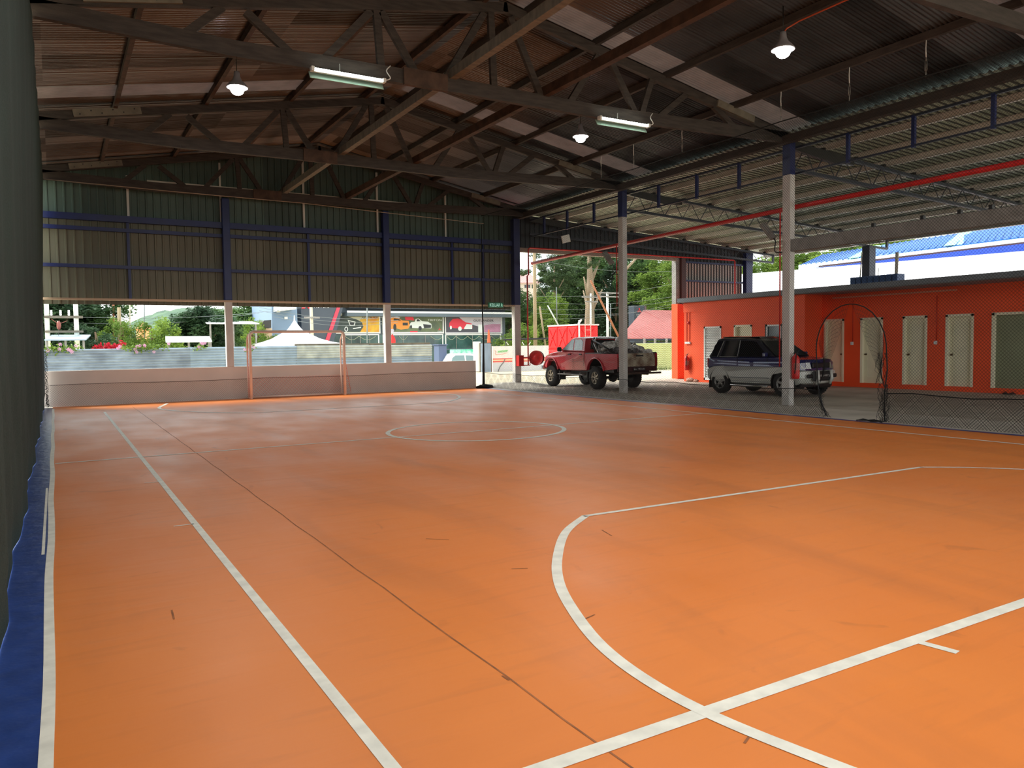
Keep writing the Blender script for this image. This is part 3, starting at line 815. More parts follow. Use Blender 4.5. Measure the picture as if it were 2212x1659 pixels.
mb = MB(); mb.smooth = True
ring = []
for i in range(25):
    a = math.pi*i/24; ring.append((12.74 + 0.01*math.sin(i*3), 9.22 - 0.74*math.cos(a), 1.30 + 0.86*math.sin(a)))
pts = [(12.74, 8.50, 0.03), (12.75, 8.52, 0.5), (12.74, 8.46, 0.95)] + ring + [(12.74, 9.93, 0.9), (12.75, 9.90, 0.45), (12.74, 9.72, 0.04)]
mb.tube(pts, 0.011, n=6); build('edge_rope', mb, M_rope, t)
mb = MB()
for k in range(16):
    r_ = random.Random(k)
    y = 8.52 + r_.uniform(-0.07, 0.10)
    mb.tube([(12.76 + r_.uniform(-.04, .04), y + r_.uniform(-.05, .05) + 0.02*math.sin(j + k), 0.02 + 0.085*j) for j in range(9)], 0.0035, n=3, cap=False)
for k in range(10):
    r_ = random.Random(50+k)
    mb.tube([(12.76 + r_.uniform(-.04, .04), 8.50 + 0.02*k + 0.04*math.sin(j*1.3 + k), 0.7 + 0.08*j) for j in range(8)], 0.003, n=3, cap=False)
build('gathered_mesh', mb, M_rope, t)
mb = MB()
for k in range(14):
    r_ = random.Random(90+k)
    mb.tube([(12.76 + r_.uniform(-.03, .03), 9.90 - 0.30*(1-j/7)**2*r_.uniform(.3, 1) + r_.uniform(-.02, .02), 0.02 + 0.075*j) for j in range(8)], 0.003, n=3, cap=False)
build('gathered_mesh', mb, M_rope, t)
# sagging flaps of mesh inside the arch
def flap(apex_y, s):
    mb = MB()
    for i in range(22):
        f = i/21
        top = Vector((12.75, 9.22 + s*0.70*math.sin(f*1.35+0.05), 1.30 + 0.86*math.cos(f*1.35+0.05)))
        bot = Vector((12.78, 9.22 + s*(0.70 - 0.10*f), 0.62 + 0.25*f))
        mid = top.lerp(bot, 0.55) + Vector((0.03, -s*0.02, -0.02))
        mb.tube(smooth_pts3([top, mid, bot], 5), 0.0022, n=3, cap=False)
    for j in range(1, 18):
        g = j/18; pts = []
        for i in range(12):
            f = i/11
            top = Vector((12.75, 9.22 + s*0.70*math.sin(f*1.35+0.05), 1.30 + 0.86*math.cos(f*1.35+0.05)))
            bot = Vector((12.78, 9.22 + s*(0.70 - 0.10*f), 0.62 + 0.25*f))
            pts.append(top.lerp(bot, g) + Vector((0, 0, -0.05*math.sin(f*3.14))))
        mb.tube(pts, 0.0022, n=3, cap=False)
    return mb
build('mesh_flap', flap(9.22, 1), M_rope, t); build('mesh_flap', flap(9.22, -1), M_rope, t)
mb = MB(); mb.smooth = True
for k in range(5):
    r_ = random.Random(200+k)
    mb.tube([(12.62 + r_.uniform(-.05, .05), 8.45 + 0.10*j + r_.uniform(-.04, .04), 0.02 + r_.uniform(0, .04)) for j in range(6)], 0.009, n=5)
single('loose_strap', mb, M_rope, 'black loose strap lying on the floor at the net doorway', 'strap')

mb = MB(); diamond_net(mb, (-0.15, 23.62, 0.02), (1, 0, 0), (0, 0, 1), 12.85, 0.57, 0.06, NET_R*0.7)
mb.tube([(-0.15 + i*0.8, 23.62, 0.585 + 0.012*math.sin(i*1.1)) for i in range(17)], 0.007, n=5)
single('end_net', mb, mat('grey_brown_netting', S(84, 76, 70), 0.8), 'fine dark net strip hung along the foot of the low end wall', 'net', loc=(6.3, 23.62, 0.0))

# green shade cloth along the left side
mb = MB(); mb.smooth = True
ny, nz = 150, 48; base = 0
def cloth(y, z):
    x = -0.285 + (z/5.9)**1.3*0.19
    x += 0.018*math.sin(y*1.7 + z*0.8)*(1 - z/7) + 0.010*math.sin(y*5.3 + z*2.2)
    x += 0.012*math.exp(-((z-0.9)/0.8)**2)*math.sin(y*9 + z*7)
    if z < 0.25: x -= 0.015
    return (x, y, z + 0.01)
vs = [cloth(0.6 + (23.60-0.6)*i/ny, 5.88*j/nz) for i in range(ny+1) for j in range(nz+1)]
vs2 = [(x-0.006, y, z) for x, y, z in vs]
n1 = len(vs)
fs = [(i*(nz+1)+j, (i+1)*(nz+1)+j, (i+1)*(nz+1)+j+1, i*(nz+1)+j+1) for i in range(ny) for j in range(nz)]
mb.add(vs + vs2, fs + [tuple(n1 + k for k in f[::-1]) for f in fs])
single('shade_cloth', mb, M_cloth, 'dark green shade cloth hanging along the left side of the court', 'shade cloth', loc=(-0.3, 12.0, 0.0))
mb = MB(); r_ = random.Random(5)
for k in range(60):
    y = 23.40 + r_.uniform(-.06, .08); z = 0.02 + 1.4*(k/60)**1.4
    mb.tube([(-0.24 + r_.uniform(-.03, .06), y, z), (-0.20 + r_.uniform(-.03, .04), y+.03, z+.05), (-0.24, y, z+.1)], 0.006, n=4)
single('gathered_net', mb, M_rope, 'black bunched net edge where the green cloth meets the end wall', 'net')

# ------------------------------------------------------------------ goal
M_goal = mat('goal_paint', S(238, 214, 200), 0.45, var=0.1, scale=4)
M_gnet = mat('orange_netting', S(222, 96, 62), 0.8)
GX0, GX1, GY, GB = 4.90, 7.72, 23.30, 23.56
t = thing('football_goal', 'small white football goal standing in front of the low end wall', 'goal', ((GX0+GX1)/2, GY, 0))
def gpost(pts): 
    m_ = MB(); m_.smooth = True; m_.tube(pts, 0.042, n=12); return m_
for x in (GX0, GX1):
    s = 1 if x == GX0 else -1
    build('post', gpost([(x, GY, 0), (x, GY, 1.86), (x + s*0.03, GY, 1.93), (x + s*0.10, GY, 1.965)]), M_goal, t)
build('crossbar', gpost([(GX0+0.09, GY, 1.965), (GX1-0.09, GY, 1.965)]), M_goal, t)
for x in (GX0-0.03, GX1-0.03):
    mb = MB(); mb.smooth = True; mb.tube([(x, GY, 0.03), (x, GB, 0.03), (x, GB, 1.70), (x, GY+0.06, 1.90)], 0.022, n=8); build('side_frame', mb, M_goal, t)
mb = MB(); mb.smooth = True; mb.tube([(GX0, GB, 0.04), (GX1, GB, 0.04)], 0.028, n=8); build('ground_bar', mb, M_goal, t)
mb = MB()
diamond_net(mb, (GX0, GB+0.02, 0.03), (1, 0, 0), (0, 0, 1), GX1-GX0, 0.60, 0.10, 0.0022)
for x in (GX0-0.04, GX1+0.02):
    diamond_net(mb, (x, GY+0.03, 0.03), (0, 1, 0), (0, 0, 1), GB-GY-0.03, 1.80, 0.09, 0.0022)
mb.tube([(GX1+0.02, GY+0.05, 1.6), (GX1+0.08, GY+0.1, 0.9), (GX1+0.28, GB, 0.03)], 0.006, n=4)
for k in range(12):
    z = 0.1 + k*0.1; mb.tube([(GX1+0.02, GY+0.1, z), (GX1+0.05+0.22*(1-z/1.5), GB-0.02, z)], 0.003, n=3, cap=False)
build('goal_net', mb, M_gnet, t)

# ------------------------------------------------------------------ exit sign over the corner
t = thing('exit_sign', 'green exit sign on the beige rail near the corner column', 'sign', (13.36, 23.72, 2.80))
mb = MB(); mb.bbox(13.08, 23.70, 2.79, 13.66, 23.76, 2.965, 0.006); build('sign_box', mb, mat('sign_green', S(20, 120, 84), 0.5, emis=0.15), t)
mb = MB(); text_mb(mb, 'KELUAR', (13.115, 23.697, 2.82), X_, Z_, 0.115, 0.42)
build('lettering', mb, mat('sign_white', S(190, 240, 220), 0.5, emis=0.9), t)
mb = MB()
for seg in [((13.585, 2.90), (13.60, 2.86)), ((13.60, 2.86), (13.575, 2.83)), ((13.60, 2.86), (13.625, 2.83)), ((13.57, 2.885), (13.625, 2.885))]:
    (a, b), (c, d) = seg; mb.beam((a, 23.697, b), (c, 23.697, d), 0.003, 0.012, up=(0, 0, 1))
mb.cyl((13.588, 23.699, 2.925), (13.588, 23.695, 2.925), 0.012, n=10)
build('pictogram', mb, MATS['sign_white'], t)
mb = MB(); mb.bbox(15.93, 23.3, 5.15, 16.27, 23.36, 5.42, 0.006)
mb.v = [((x-16.1)*math.cos(0.25)-(z-5.28)*math.sin(0.25)+16.1, y, (x-16.1)*math.sin(0.25)+(z-5.28)*math.cos(0.25)+5.28) for x, y, z in mb.v]
single('wall_panel', mb, M_plastic_w, 'small white square panel hanging under the lean-to roof near the doorway', 'panel')

# red fire hose reel
t = thing('hose_reel', 'red fire hose reel with black hose on the corner column', 'hose reel', (14.55, 23.55, 0.95))
cx, cy, cz = 14.84, 23.42, 1.00
def turn(mb, a=-0.85):
    c, s_ = math.cos(a), math.sin(a)
    mb.v = [(cx + (x-cx)*c - (y-cy)*s_, cy + (x-cx)*s_ + (y-cy)*c, z) for x, y, z in mb.v]; return mb
mb = MB(); mb.smooth = True; mb.lathe([(0.0, -0.02), (0.05, -0.03), (0.06, -0.02), (0.24, 0.0), (0.25, -0.02), (0.265, -0.02), (0.27, 0.01), (0.0, 0.02)], (cx, cy-0.06, cz), 'y', 28); build('red_disc', turn(mb), M_red, t)
mb = MB(); mb.smooth = True
for k in range(4):
    mb.tube([(cx + (0.235)*math.cos(a), cy - 0.02 + 0.045*k, cz + 0.235*math.sin(a)) for a in [2*math.pi*j/26 for j in range(26)]], 0.026, n=8, closed=True)
mb.lathe([(0.0, 0.0), (0.21, 0.0), (0.21, 0.16), (0.0, 0.16)], (cx, cy-0.03, cz), 'y', 24)
build('hose', turn(mb), M_black, t)
mb = MB(); mb.box(14.20, 23.57, 0.72, 14.40, 23.78, 1.10); build('bracket_plate', mb, M_red, t)
mb = MB(); mb.smooth = True; mb.tube([(14.42, 23.62, 1.02), (14.70, 23.50, 1.02), (14.80, 23.48, 1.0)], 0.02, n=8); mb.tube([(14.42, 23.62, 0.74), (14.64, 23.55, 0.74), (14.66, 23.52, 0.98)], 0.016, n=8); build('arm', mb, M_red, t)

def extinguisher(x, y, z, label):
    t = thing('fire_extinguisher', label, 'fire extinguisher', (x, y, z), 0, 'red fire extinguishers')
    mb = MB(); mb.smooth = True
    mb.lathe([(0, 0), (0.07, 0), (0.085, 0.02), (0.088, 0.08), (0.088, 0.42), (0.08, 0.48), (0.05, 0.53), (0.025, 0.55), (0.022, 0.58), (0, 0.58)], (x, y, z), n=20); build('cylinder', mb, M_red, t)
    mb = MB(); mb.box(x-0.015, y-0.06, z+0.57, x+0.015, y+0.05, z+0.60); mb.beam((x, y-0.02, z+0.60), (x, y-0.10, z+0.65), 0.02, 0.012); build('handle', mb, M_blackm, t)
    mb = MB(); mb.smooth = True; mb.tube(smooth_pts3([(x, y-0.03, z+0.58), (x-0.07, y-0.07, z+0.52), (x-0.085, y-0.07, z+0.3), (x-0.09, y-0.05, z+0.12)]), 0.012, n=8); build('hose', mb, M_black, t)
    mb = MB()
    for i in range(8):
        a0 = math.pi + i*math.pi/8 + 0.15; a1 = a0 + math.pi/8
        mb.poly([(x+0.0895*math.cos(a0), y+0.0895*math.sin(a0), z+0.2), (x+0.0895*math.cos(a1), y+0.0895*math.sin(a1), z+0.2), (x+0.0895*math.cos(a1), y+0.0895*math.sin(a1), z+0.36), (x+0.0895*math.cos(a0), y+0.0895*math.sin(a0), z+0.36)])
    build('label_sticker', mb, mat('sticker_'+str(x)[:2], S(200, 120, 110), 0.6, var=0.5, scale=40), t)
extinguisher(14.60, 11.965, 0.62, 'red fire extinguisher on the white column in front of the dark car')
extinguisher(20.70, 22.0, 0.42, 'red fire extinguisher on the orange wall left of the louvred door')

# floodlights on the columns
def flood(x, y, z, label):
    t = thing('floodlight', label, 'floodlight', (x, y, z))
    d = Vector((-0.25, 0.55, 0.85)).normalized()
    a = Vector((x, y, z))
    mb = MB(); mb.beam(a + d*0.08, a + d*0.52, 0.17, 0.07, up=(0, -1, 0.3)); build('housing', mb, M_galv, t)
    mb = MB(); mb.smooth = True; mb.tube(smooth_pts3([a + Vector((0.15, -0.05, -0.25)), a + Vector((0.08, -0.05, -0.25)), a + Vector((0.0, 0.02, -0.22)), a, a + d*0.10]), 0.014, n=6); build('bracket', mb, M_blackm, t)
flood(14.36, 18.35, 3.78, 'grey floodlight on the column in front of the pickup')
flood(14.36, 12.35, 3.78, 'grey floodlight on the column with the fire extinguisher')
# ------------------------------------------------------------------ orange building along the right side
M_door = mat('cream_door_paint', S(238, 232, 202), 0.5, var=0.06, scale=3)
M_doorf = mat('door_frame_paint', S(240, 232, 204), 0.5)
M_doorg = mat('olive_door_paint', S(142, 146, 116), 0.5, var=0.1, scale=2)
M_fascia = mat('grey_fascia', S(122, 130, 140), 0.5, var=0.15, scale=3)
def wall_with_holes(mb, X, y0, y1, z0, z1, holes, thick=0.18):
    """wall in the plane X (front face) with rectangular holes (ya, yb, za, zb)"""
    ys = sorted({y0, y1} | {v for h in holes for v in h[:2]}); zs = sorted({z0, z1} | {v for h in holes for v in h[2:]})
    for i in range(len(ys)-1):
        for j in range(len(zs)-1):
            cy, cz = (ys[i]+ys[i+1])/2, (zs[j]+zs[j+1])/2
            if any(a < cy < b and c < cz < d for a, b, c, d in holes): continue
            mb.poly([(X, ys[i], zs[j]), (X, ys[i], zs[j+1]), (X, ys[i+1], zs[j+1]), (X, ys[i+1], zs[j])])
    for a, b, c, d in holes:
        for p in (((X,a,c),(X,a,d),(X+thick,a,d),(X+thick,a,c)), ((X,b,c),(X+thick,b,c),(X+thick,b,d),(X,b,d)), ((X,a,d),(X,b,d),(X+thick,b,d),(X+thick,a,d)), ((X,a,c),(X+thick,a,c),(X+thick,b,c),(X,b,c))):
            mb.poly(p)
XA, XB = 20.8, 22.0
DZ = (0.13, 2.17)
doorsB = [(16.14, 16.88), (14.78, 15.53), (13.37, 14.11), (12.04, 12.81), (10.0, 11.54)]
louvre = (20.32, 21.18); doorA = (18.90, 19.70); winA = (17.62, 18.27)
mb = MB()
wall_with_holes(mb, XA, 16.7, 22.25, -0.02, 3.0, [(louvre[0], louvre[1], 0.08, 2.05), (doorA[0], doorA[1], 0.08, 2.06), (winA[0], winA[1], 1.0, 2.04)])
wall_with_holes(mb, XB, 4.0, 16.97, -0.02, 3.0, [(a, b, DZ[0], DZ[1]) for a, b in doorsB])
mb.poly([(XA, 16.7, -0.02), (XB, 16.97, -0.02), (XB, 16.97, 3.0), (XA, 16.7, 3.0)])
mb.poly([(XA, 22.25, -0.02), (27.2, 22.25, -0.02), (27.2, 22.25, 3.0), (XA, 22.25, 3.0)])
mb.poly([(27.2, 4.0, -0.02), (27.2, 22.25, -0.02), (27.2, 22.25, 3.0), (27.2, 4.0, 3.0)])
mb.poly([(XB, 4.0, -0.02), (27.2, 4.0, -0.02), (27.2, 4.0, 3.0), (XB, 4.0, 3.0)])
# plaster band under the fascia and low plinth
mb.box(XA-0.03, 16.68, 2.62, XA, 22.25, 2.96)
mb.box(XB-0.03, 4.0, 2.74, XB, 16.7, 2.80)
mb.box(XB-0.05, 4.0, -0.02, XB, 10.9, 0.10)
struct('wall_right', mb, M_orange)
mb = MB(); mb.box(21.9, 23.80, 0, 22.49, 24.15, 3.05)
struct('wall_right', mb, M_orange)
mb = MB(); mb.box(20.55, 3.9, 3.00, 20.66, 22.35, 3.15); mb.box(20.66, 3.9, 2.98, XB, 16.7, 3.0)
mb.poly([(20.6, 3.9, 3.13), (27.4, 3.9, 3.20), (27.4, 22.35, 3.20), (20.6, 22.35, 3.13)]); mb.box(20.66, 16.7, 2.985, 20.82, 22.3, 3.0)
struct('trim_5', mb, M_fascia)
mb = MB(); mb.box(XB-0.10, 12.5, 2.84, XB-0.02, 16.5, 2.88)
struct('trim_6', mb, mat('peach_trim', S(226, 150, 120), 0.6))
# dark rooms behind the doors are closed by the door leaves; each door: frame, leaf, panels, knob
nd = [0]
def panel_door(X, a, b, z0, z1, leafm, knob='far', double=False, deep=0.09, panels=True):
    nd[0] += 1
    mb = MB(); fw = 0.06
    mb.box(X-0.015, a-0.01, z0, X+0.12, a+fw, z1); mb.box(X-0.015, b-fw, z0, X+0.12, b+0.01, z1); mb.box(X-0.015, a-0.01, z1-fw, X+0.12, b+0.01, z1+0.01)
    d = struct('door_%d' % nd[0], mb, M_doorf)
    mb = MB(); mb.box(X+deep, a+fw, z0, X+deep+0.04, b-fw, z1-fw)
    if panels:
        w = b-a-2*fw; y0 = a+fw+0.10; y1 = b-fw-0.10
        for (p, q) in ((z0+0.18, z0+0.80), (z0+0.92, z1-fw-0.14)):
            for (ya, yb, za, zb) in ((y0, y0+0.02, p, q), (y1-0.02, y1, p, q), (y0, y1, p, p+0.02), (y0, y1, q-0.02, q)):
                mb.box(X+deep-0.012, ya, za, X+deep, yb, zb)
            mb.box(X+deep-0.006, y0+0.05, p+0.05, X+deep, y1-0.05, q-0.05)
    build('door_leaf', mb, leafm, d)
    ky = (b-fw-0.07) if knob == 'far' else (a+fw+0.07)
    mb = MB(); mb.smooth = True; mb.lathe([(0, -0.075), (0.02, -0.07), (0.028, -0.055), (0.02, -0.035), (0.012, -0.03), (0.012, -0.008), (0.03, -0.004), (0.03, 0)], (X+deep, ky, 1.03 if z0 > 0.1 else 1.0), 'x', 14)
    build('door_knob', mb, mat('knob_%d' % nd[0], S(96, 72, 44), 0.35, metal=0.8), d)
    return d
for i, (a, b) in enumerate(doorsB):
    panel_door(XB, a, b, DZ[0], DZ[1], M_doorg if i == 4 else M_door, 'near' if i in (0, 4) else 'far', panels=(i != 4))
panel_door(XA, doorA[0], doorA[1], 0.08, 2.06, M_door)
# louvred door
nd[0] += 1
mb = MB(); a, b = louvre; mb.box(XA-0.02, a, 0.08, XA+0.06, a+0.06, 2.05); mb.box(XA-0.02, b-0.06, 0.08, XA+0.06, b, 2.05); mb.box(XA-0.02, a, 1.99, XA+0.06, b, 2.05); mb.box(XA-0.02, a, 0.08, XA+0.06, b, 0.16)
d = struct('door_%d' % nd[0], mb, M_plastic_w)
mb = MB()
for k in range(30):
    z = 0.19 + k*0.0605; mb.beam((XA+0.01, a+0.06, z), (XA+0.01, b-0.06, z), 0.05, 0.008, up=(-0.7, 0, 1))
mb.box(XA+0.05, a+0.05, 0.1, XA+0.06, b-0.05, 2.0)
build('louvre_slats', mb, M_plastic_w, d)
# window
mb = MB(); a, b = winA
for (ya, yb, za, zb) in ((a, a+0.05, 1.0, 2.04), (b-0.05, b, 1.0, 2.04), (a, b, 1.0, 1.05), (a, b, 1.99, 2.04), (a, b, 1.50, 1.54)): mb.box(XA-0.01, ya, za, XA+0.07, yb, zb)
w = struct('window_1', mb, M_plastic_w)
mb = MB(); mb.box(XA+0.03, a+0.05, 1.05, XA+0.04, b-0.05, 1.99); build('window_glass', mb, mat('green_window_glass', S(30, 64, 66), 0.12), w)
mb = MB(); mb.box(XA-0.02, a-0.03, 0.98, XA+0.0, a, 2.06); mb.box(XA-0.02, b, 0.98, XA+0.0, b+0.03, 2.06); build('window_frame', mb, M_blackm, w)

def switch_drop(X, y, z0, z1, label):
    t = thing('wall_socket', label, 'socket', (X, y, z0), 0, 'sockets on the orange wall')
    mb = MB(); mb.bbox(X-0.04, y-0.045, z0-0.05, X, y+0.045, z0+0.05, 0.006); build('socket_box', mb, M_plastic_w, t)
    mb = MB(); mb.smooth = True; mb.cyl((X-0.012, y-0.02, z0+0.05), (X-0.012, y-0.02, z1), 0.012, n=8); build('conduit', mb, mat('orange_trunking'+str(y), S(200, 50, 26), 0.5), t)
switch_drop(XB, 15.83, 1.38, 2.74, 'white socket box between the first two cream doors with its orange conduit')
switch_drop(XB, 13.10, 1.38, 2.74, 'white socket box between the third and fourth cream doors with its conduit')
t = thing('alarm_point', 'alarm bell and white call point box left of the louvred door', 'alarm', (XA, 22.0, 1.45))
mb = MB(); mb.bbox(XA-0.07, 21.86, 1.42, XA-0.005, 22.14, 1.50, 0.006); build('call_box', mb, M_plastic_w, t)
mb = MB(); mb.smooth = True; mb.lathe([(0.0, -0.07), (0.04, -0.065), (0.06, -0.03), (0.06, 0)], (XA, 21.97, 2.22), 'x', 14); build('bell', mb, M_red, t)
mb = MB(); mb.smooth = True; mb.cyl((XA-0.018, 21.93, 1.48), (XA-0.018, 21.93, 2.62), 0.011, n=6); mb.cyl((XA-0.018, 22.08, 1.48), (XA-0.018, 22.08, 2.62), 0.011, n=6); build('conduit', mb, MATS['orange_trunking15.83'], t)
# things on the floor
mb = MB(); mb.smooth = True; mb.blob((20.66, 21.75, 0.06), 0.12, 4, 0.5, (0.8, 1.6, 0.6)); mb.blob((20.64, 21.45, 0.04), 0.08, 9, 0.5, (0.9, 1.3, 0.6))
single('rubble', mb, mat('pinkish_rag', S(196, 150, 132), 0.9, var=0.3, scale=20), 'small pale rag heap on the floor by the orange wall', 'rag')
def slipper(x, y, a, label):
    mb = MB(); c, s_ = math.cos(a), math.sin(a)
    pts = [(-0.13, -0.03), (-0.12, -0.045), (0, -0.035), (0.08, -0.05), (0.13, -0.03), (0.13, 0.03), (0.08, 0.05), (0, 0.035), (-0.12, 0.045)]
    mb.prism([(x + u*c - v*s_, y + u*s_ + v*c, 0.0) for u, v in pts], (0, 0, 0.025))
    mb.smooth = True; mb.tube([(x + 0.03*c + 0.045*s_, y + 0.03*s_ - 0.045*c, 0.02), (x + 0.07*c, y + 0.07*s_, 0.06), (x + 0.03*c - 0.045*s_, y + 0.03*s_ + 0.045*c, 0.02)], 0.012, n=6)
    single('slipper', mb, M_blackm, label, 'slipper', 'slippers by the last door')
slipper(21.75, 11.05, 0.3, 'left black slipper on the floor under the olive door')
slipper(21.72, 10.88, -0.2, 'right black slipper on the floor under the olive door')
# blue crates on the roof
for i in range(8):
    y = 16.50 - i*0.215
    mb = MB(); mb.bbox(22.9, y-0.085, 3.165, 23.3, y+0.085, 3.56, 0.01)
    mb.box(22.885, y-0.07, 3.48, 22.90, y+0.07, 3.50); mb.box(22.885, y-0.07, 3.40, 22.90, y+0.07, 3.42)
    single('blue_crate', mb, mat('blue_crate_plastic', S(52, 92, 150), 0.5) if i == 0 else MATS['blue_crate_plastic'],
           ['leftmost blue box', 'second blue box from the left', 'third blue box from the left', 'fourth blue box from the left', 'fourth blue box from the right',
            'third blue box from the right', 'second blue box from the right', 'rightmost blue box'][i] + ' in the row on the roof of the orange building', 'crate', 'blue boxes on the roof')
for i, (u0, v0, u1, v1, r, lab) in enumerate([(1856, 598, 1862, 545, 0.02, 'thin pale rod standing on the roof left of the navy column'),
        (1893, 600, 1898, 578, 0.012, 'short thin rod standing behind the blue boxes'), (1935, 600, 1938, 545, 0.055, 'pale upright post right of the navy column')]):
    p = atX(u0, v0, 24.5); q = atX(u1, v1, 24.5)
    mb = MB(); mb.cyl((p.x, p.y, 3.16), q, r, n=8); single('roof_post', mb, mat('pale_post_%d' % i, S(206, 196, 180), 0.7), lab, 'post')

# ------------------------------------------------------------------ neighbouring building behind: white roof, blue clerestory roof
t = thing('neighbour_building', 'large shed with a glaring white roof and a bright blue upper roof', 'building', (36, 20, 0))
wm = mat('white_metal_roof', S(246, 248, 250), 0.5); bm = mat('blue_metal_roof', S(0, 92, 176), 0.45, var=0.12, scale=1)
bd = mat('deep_blue_band', S(4, 56, 160), 0.5)
def qX(pts):   # corners (u, v, X)
    return [atX(u, v, X) for u, v, X in pts]
mb = MB()
p = qX([(1560, 655, 31), (2300, 598, 31), (2300, 538, 38), (1560, 598, 38)]); mb.prism(p, (0, 0, 0.06)); build('lower_roof', mb, wm, t)
mb = MB(); q0 = p[0]; q1 = p[1]; mb.prism([(q0.x+.2, q0.y, 0), (q1.x+.2, q1.y, 0), (q1.x+.2, q1.y, q1.z-.02), (q0.x+.2, q0.y, q0.z-.02)], (0.15, 0, 0)); build('wall', mb, wm, t)
mb = MB(); p = qX([(1725, 600, 38), (2300, 536, 38), (2300, 516, 38), (1725, 583, 38)]); mb.prism(p, (0.2, 0, 0)); build('blue_band', mb, bd, t)
mb = MB(); p = qX([(1768, 577, 38.1), (2300, 516, 38.1), (2300, 512, 38.1), (1768, 574, 38.1)]); mb.prism(p, (0.1, 0, 0)); build('gutter', mb, mat('dark_maroon_gutter', S(60, 30, 44), 0.5), t)
mb = MB(); p = qX([(1725, 583, 38.3), (2300, 514, 38.3), (2300, 503, 38.8), (1725, 574, 38.8)]); mb.prism(p, (0, 0, 0.05)); build('pale_strip', mb, mat('pale_sheet', S(214, 240, 236), 0.5), t)
A_ = atX(1725, 576, 38.7); B_ = atX(2300, 503, 38.7); C_ = atX(2300, 470, 43.5); D_ = atX(1775, 553, 43.5)
mb = MB(); mb.prism([A_, B_, C_, D_], (0, 0, 0.06)); build('upper_roof', mb, bm, t)
for f in (0.28, 0.66):
    a = A_.lerp(B_, f); b = D_.lerp(C_, f + 0.02); mb = MB(); mb.beam(a + Z_*0.09, b + Z_*0.09, 1.0, 0.02); build('translucent_strip', mb, mat('green_strip_%d' % int(f*100), S(150, 216, 190), 0.5), t)
mb = MB()
for k in range(40):
    f = (k+0.5)/40; a = A_.lerp(B_, f); b = D_.lerp(C_, f); mb.beam(a + Z_*0.08, b + Z_*0.08, 0.06, 0.05)
build('roof_ribs', mb, bm, t)

# ------------------------------------------------------------------ outdoors: fences
M_zincA = mat('weathered_zinc', S(158, 174, 192), 0.5, metal=0.2, var=0.35, scale=1.2, stretch=(1, 1, 2), col2=S(118, 130, 146))
M_zincB = mat('bluish_zinc', S(164, 184, 204), 0.5, metal=0.25, var=0.22, scale=2)
M_zincC = mat('whitish_zinc', S(200, 208, 204), 0.55, metal=0.1, var=0.18, scale=2, col2=S(158, 166, 170))
def hcorr(mb, x0, x1, Y, z0, z1, pitch=0.095, amp=0.022, flip=False):
    n = int((z1-z0)/(pitch/6)); zs = [z0 + i*pitch/6 for i in range(n+1)]
    mb.smooth = True; base = len(mb.v)
    for z in zs:
        d = amp*math.sin(2*math.pi*z/pitch); mb.v += [(x0, Y+d, z), (x1, Y+d, z)]
    for i in range(n):
        a = base + 2*i; mb.f.append([a, a+1, a+3, a+2]); mb.m.append(mb.mi); mb.sm.append(True)
    mb.smooth = False
t = thing('zinc_fence', 'patched corrugated zinc fence seen through the long opening', 'fence', (5, 30, 0))
xs = [-9.0, -4.0, -0.2, 4.15, 8.05, 10.9, 13.7]
mts = [M_zincA, M_zincA, M_zincA, M_zincB, M_zincC, M_zincC]
for i in range(6):
    for (z0, z1, dy) in ((-0.05, 1.12, 0.0), (1.06, 1.56, -0.03)):
        mb = MB(); hcorr(mb, xs[i], xs[i+1]+0.06, 30 + dy + 0.012*(i % 2), z0, z1 + 0.02*math.sin(i*2)); build('sheet', mb, M_zincB if (i > 3 and z0 < 0) else mts[i], t)
mb = MB(); mb.box(8.0, 30.02, 1.50, 13.7, 30.10, 1.62); build('top_rail', mb, M_timber_pale, t)
for x in (-4, -0.2, 4.15, 8.05, 10.9, 13.66):
    mb = MB(); mb.box(x-0.04, 30.03, 0, x+0.04, 30.11, 1.5); build('fence_post', mb, M_timber_pale, t)

# ------------------------------------------------------------------ leaves, trees and bushes
def leafmat(name, c, d, tr=0.35):
    return mat(name, c, 0.55, var=0.5, scale=0.9, col2=d, transl=tr, spec=0.2)
L_dark = leafmat('dark_leaves', S(70, 98, 66), S(40, 62, 46))
L_mid = leafmat('mid_leaves', S(96, 128, 72), S(56, 84, 52))
L_bright = leafmat('bright_leaves', S(138, 164, 72), S(88, 120, 56))
L_euc = leafmat('eucalyptus_leaves', S(104, 128, 84), S(58, 78, 56))
L_pink = leafmat('pink_petals', S(236, 190, 222), S(210, 140, 190))
L_redp = leafmat('red_petals', S(230, 56, 70), S(170, 30, 50))
M_bark = mat('grey_bark', S(160, 142, 118), 0.85, var=0.35, scale=3, stretch=(1, 1, 0.2), bump=0.4)
M_bark2 = mat('brown_bark', S(128, 104, 78), 0.85, var=0.35, scale=3, stretch=(1, 1, 0.2), bump=0.4)
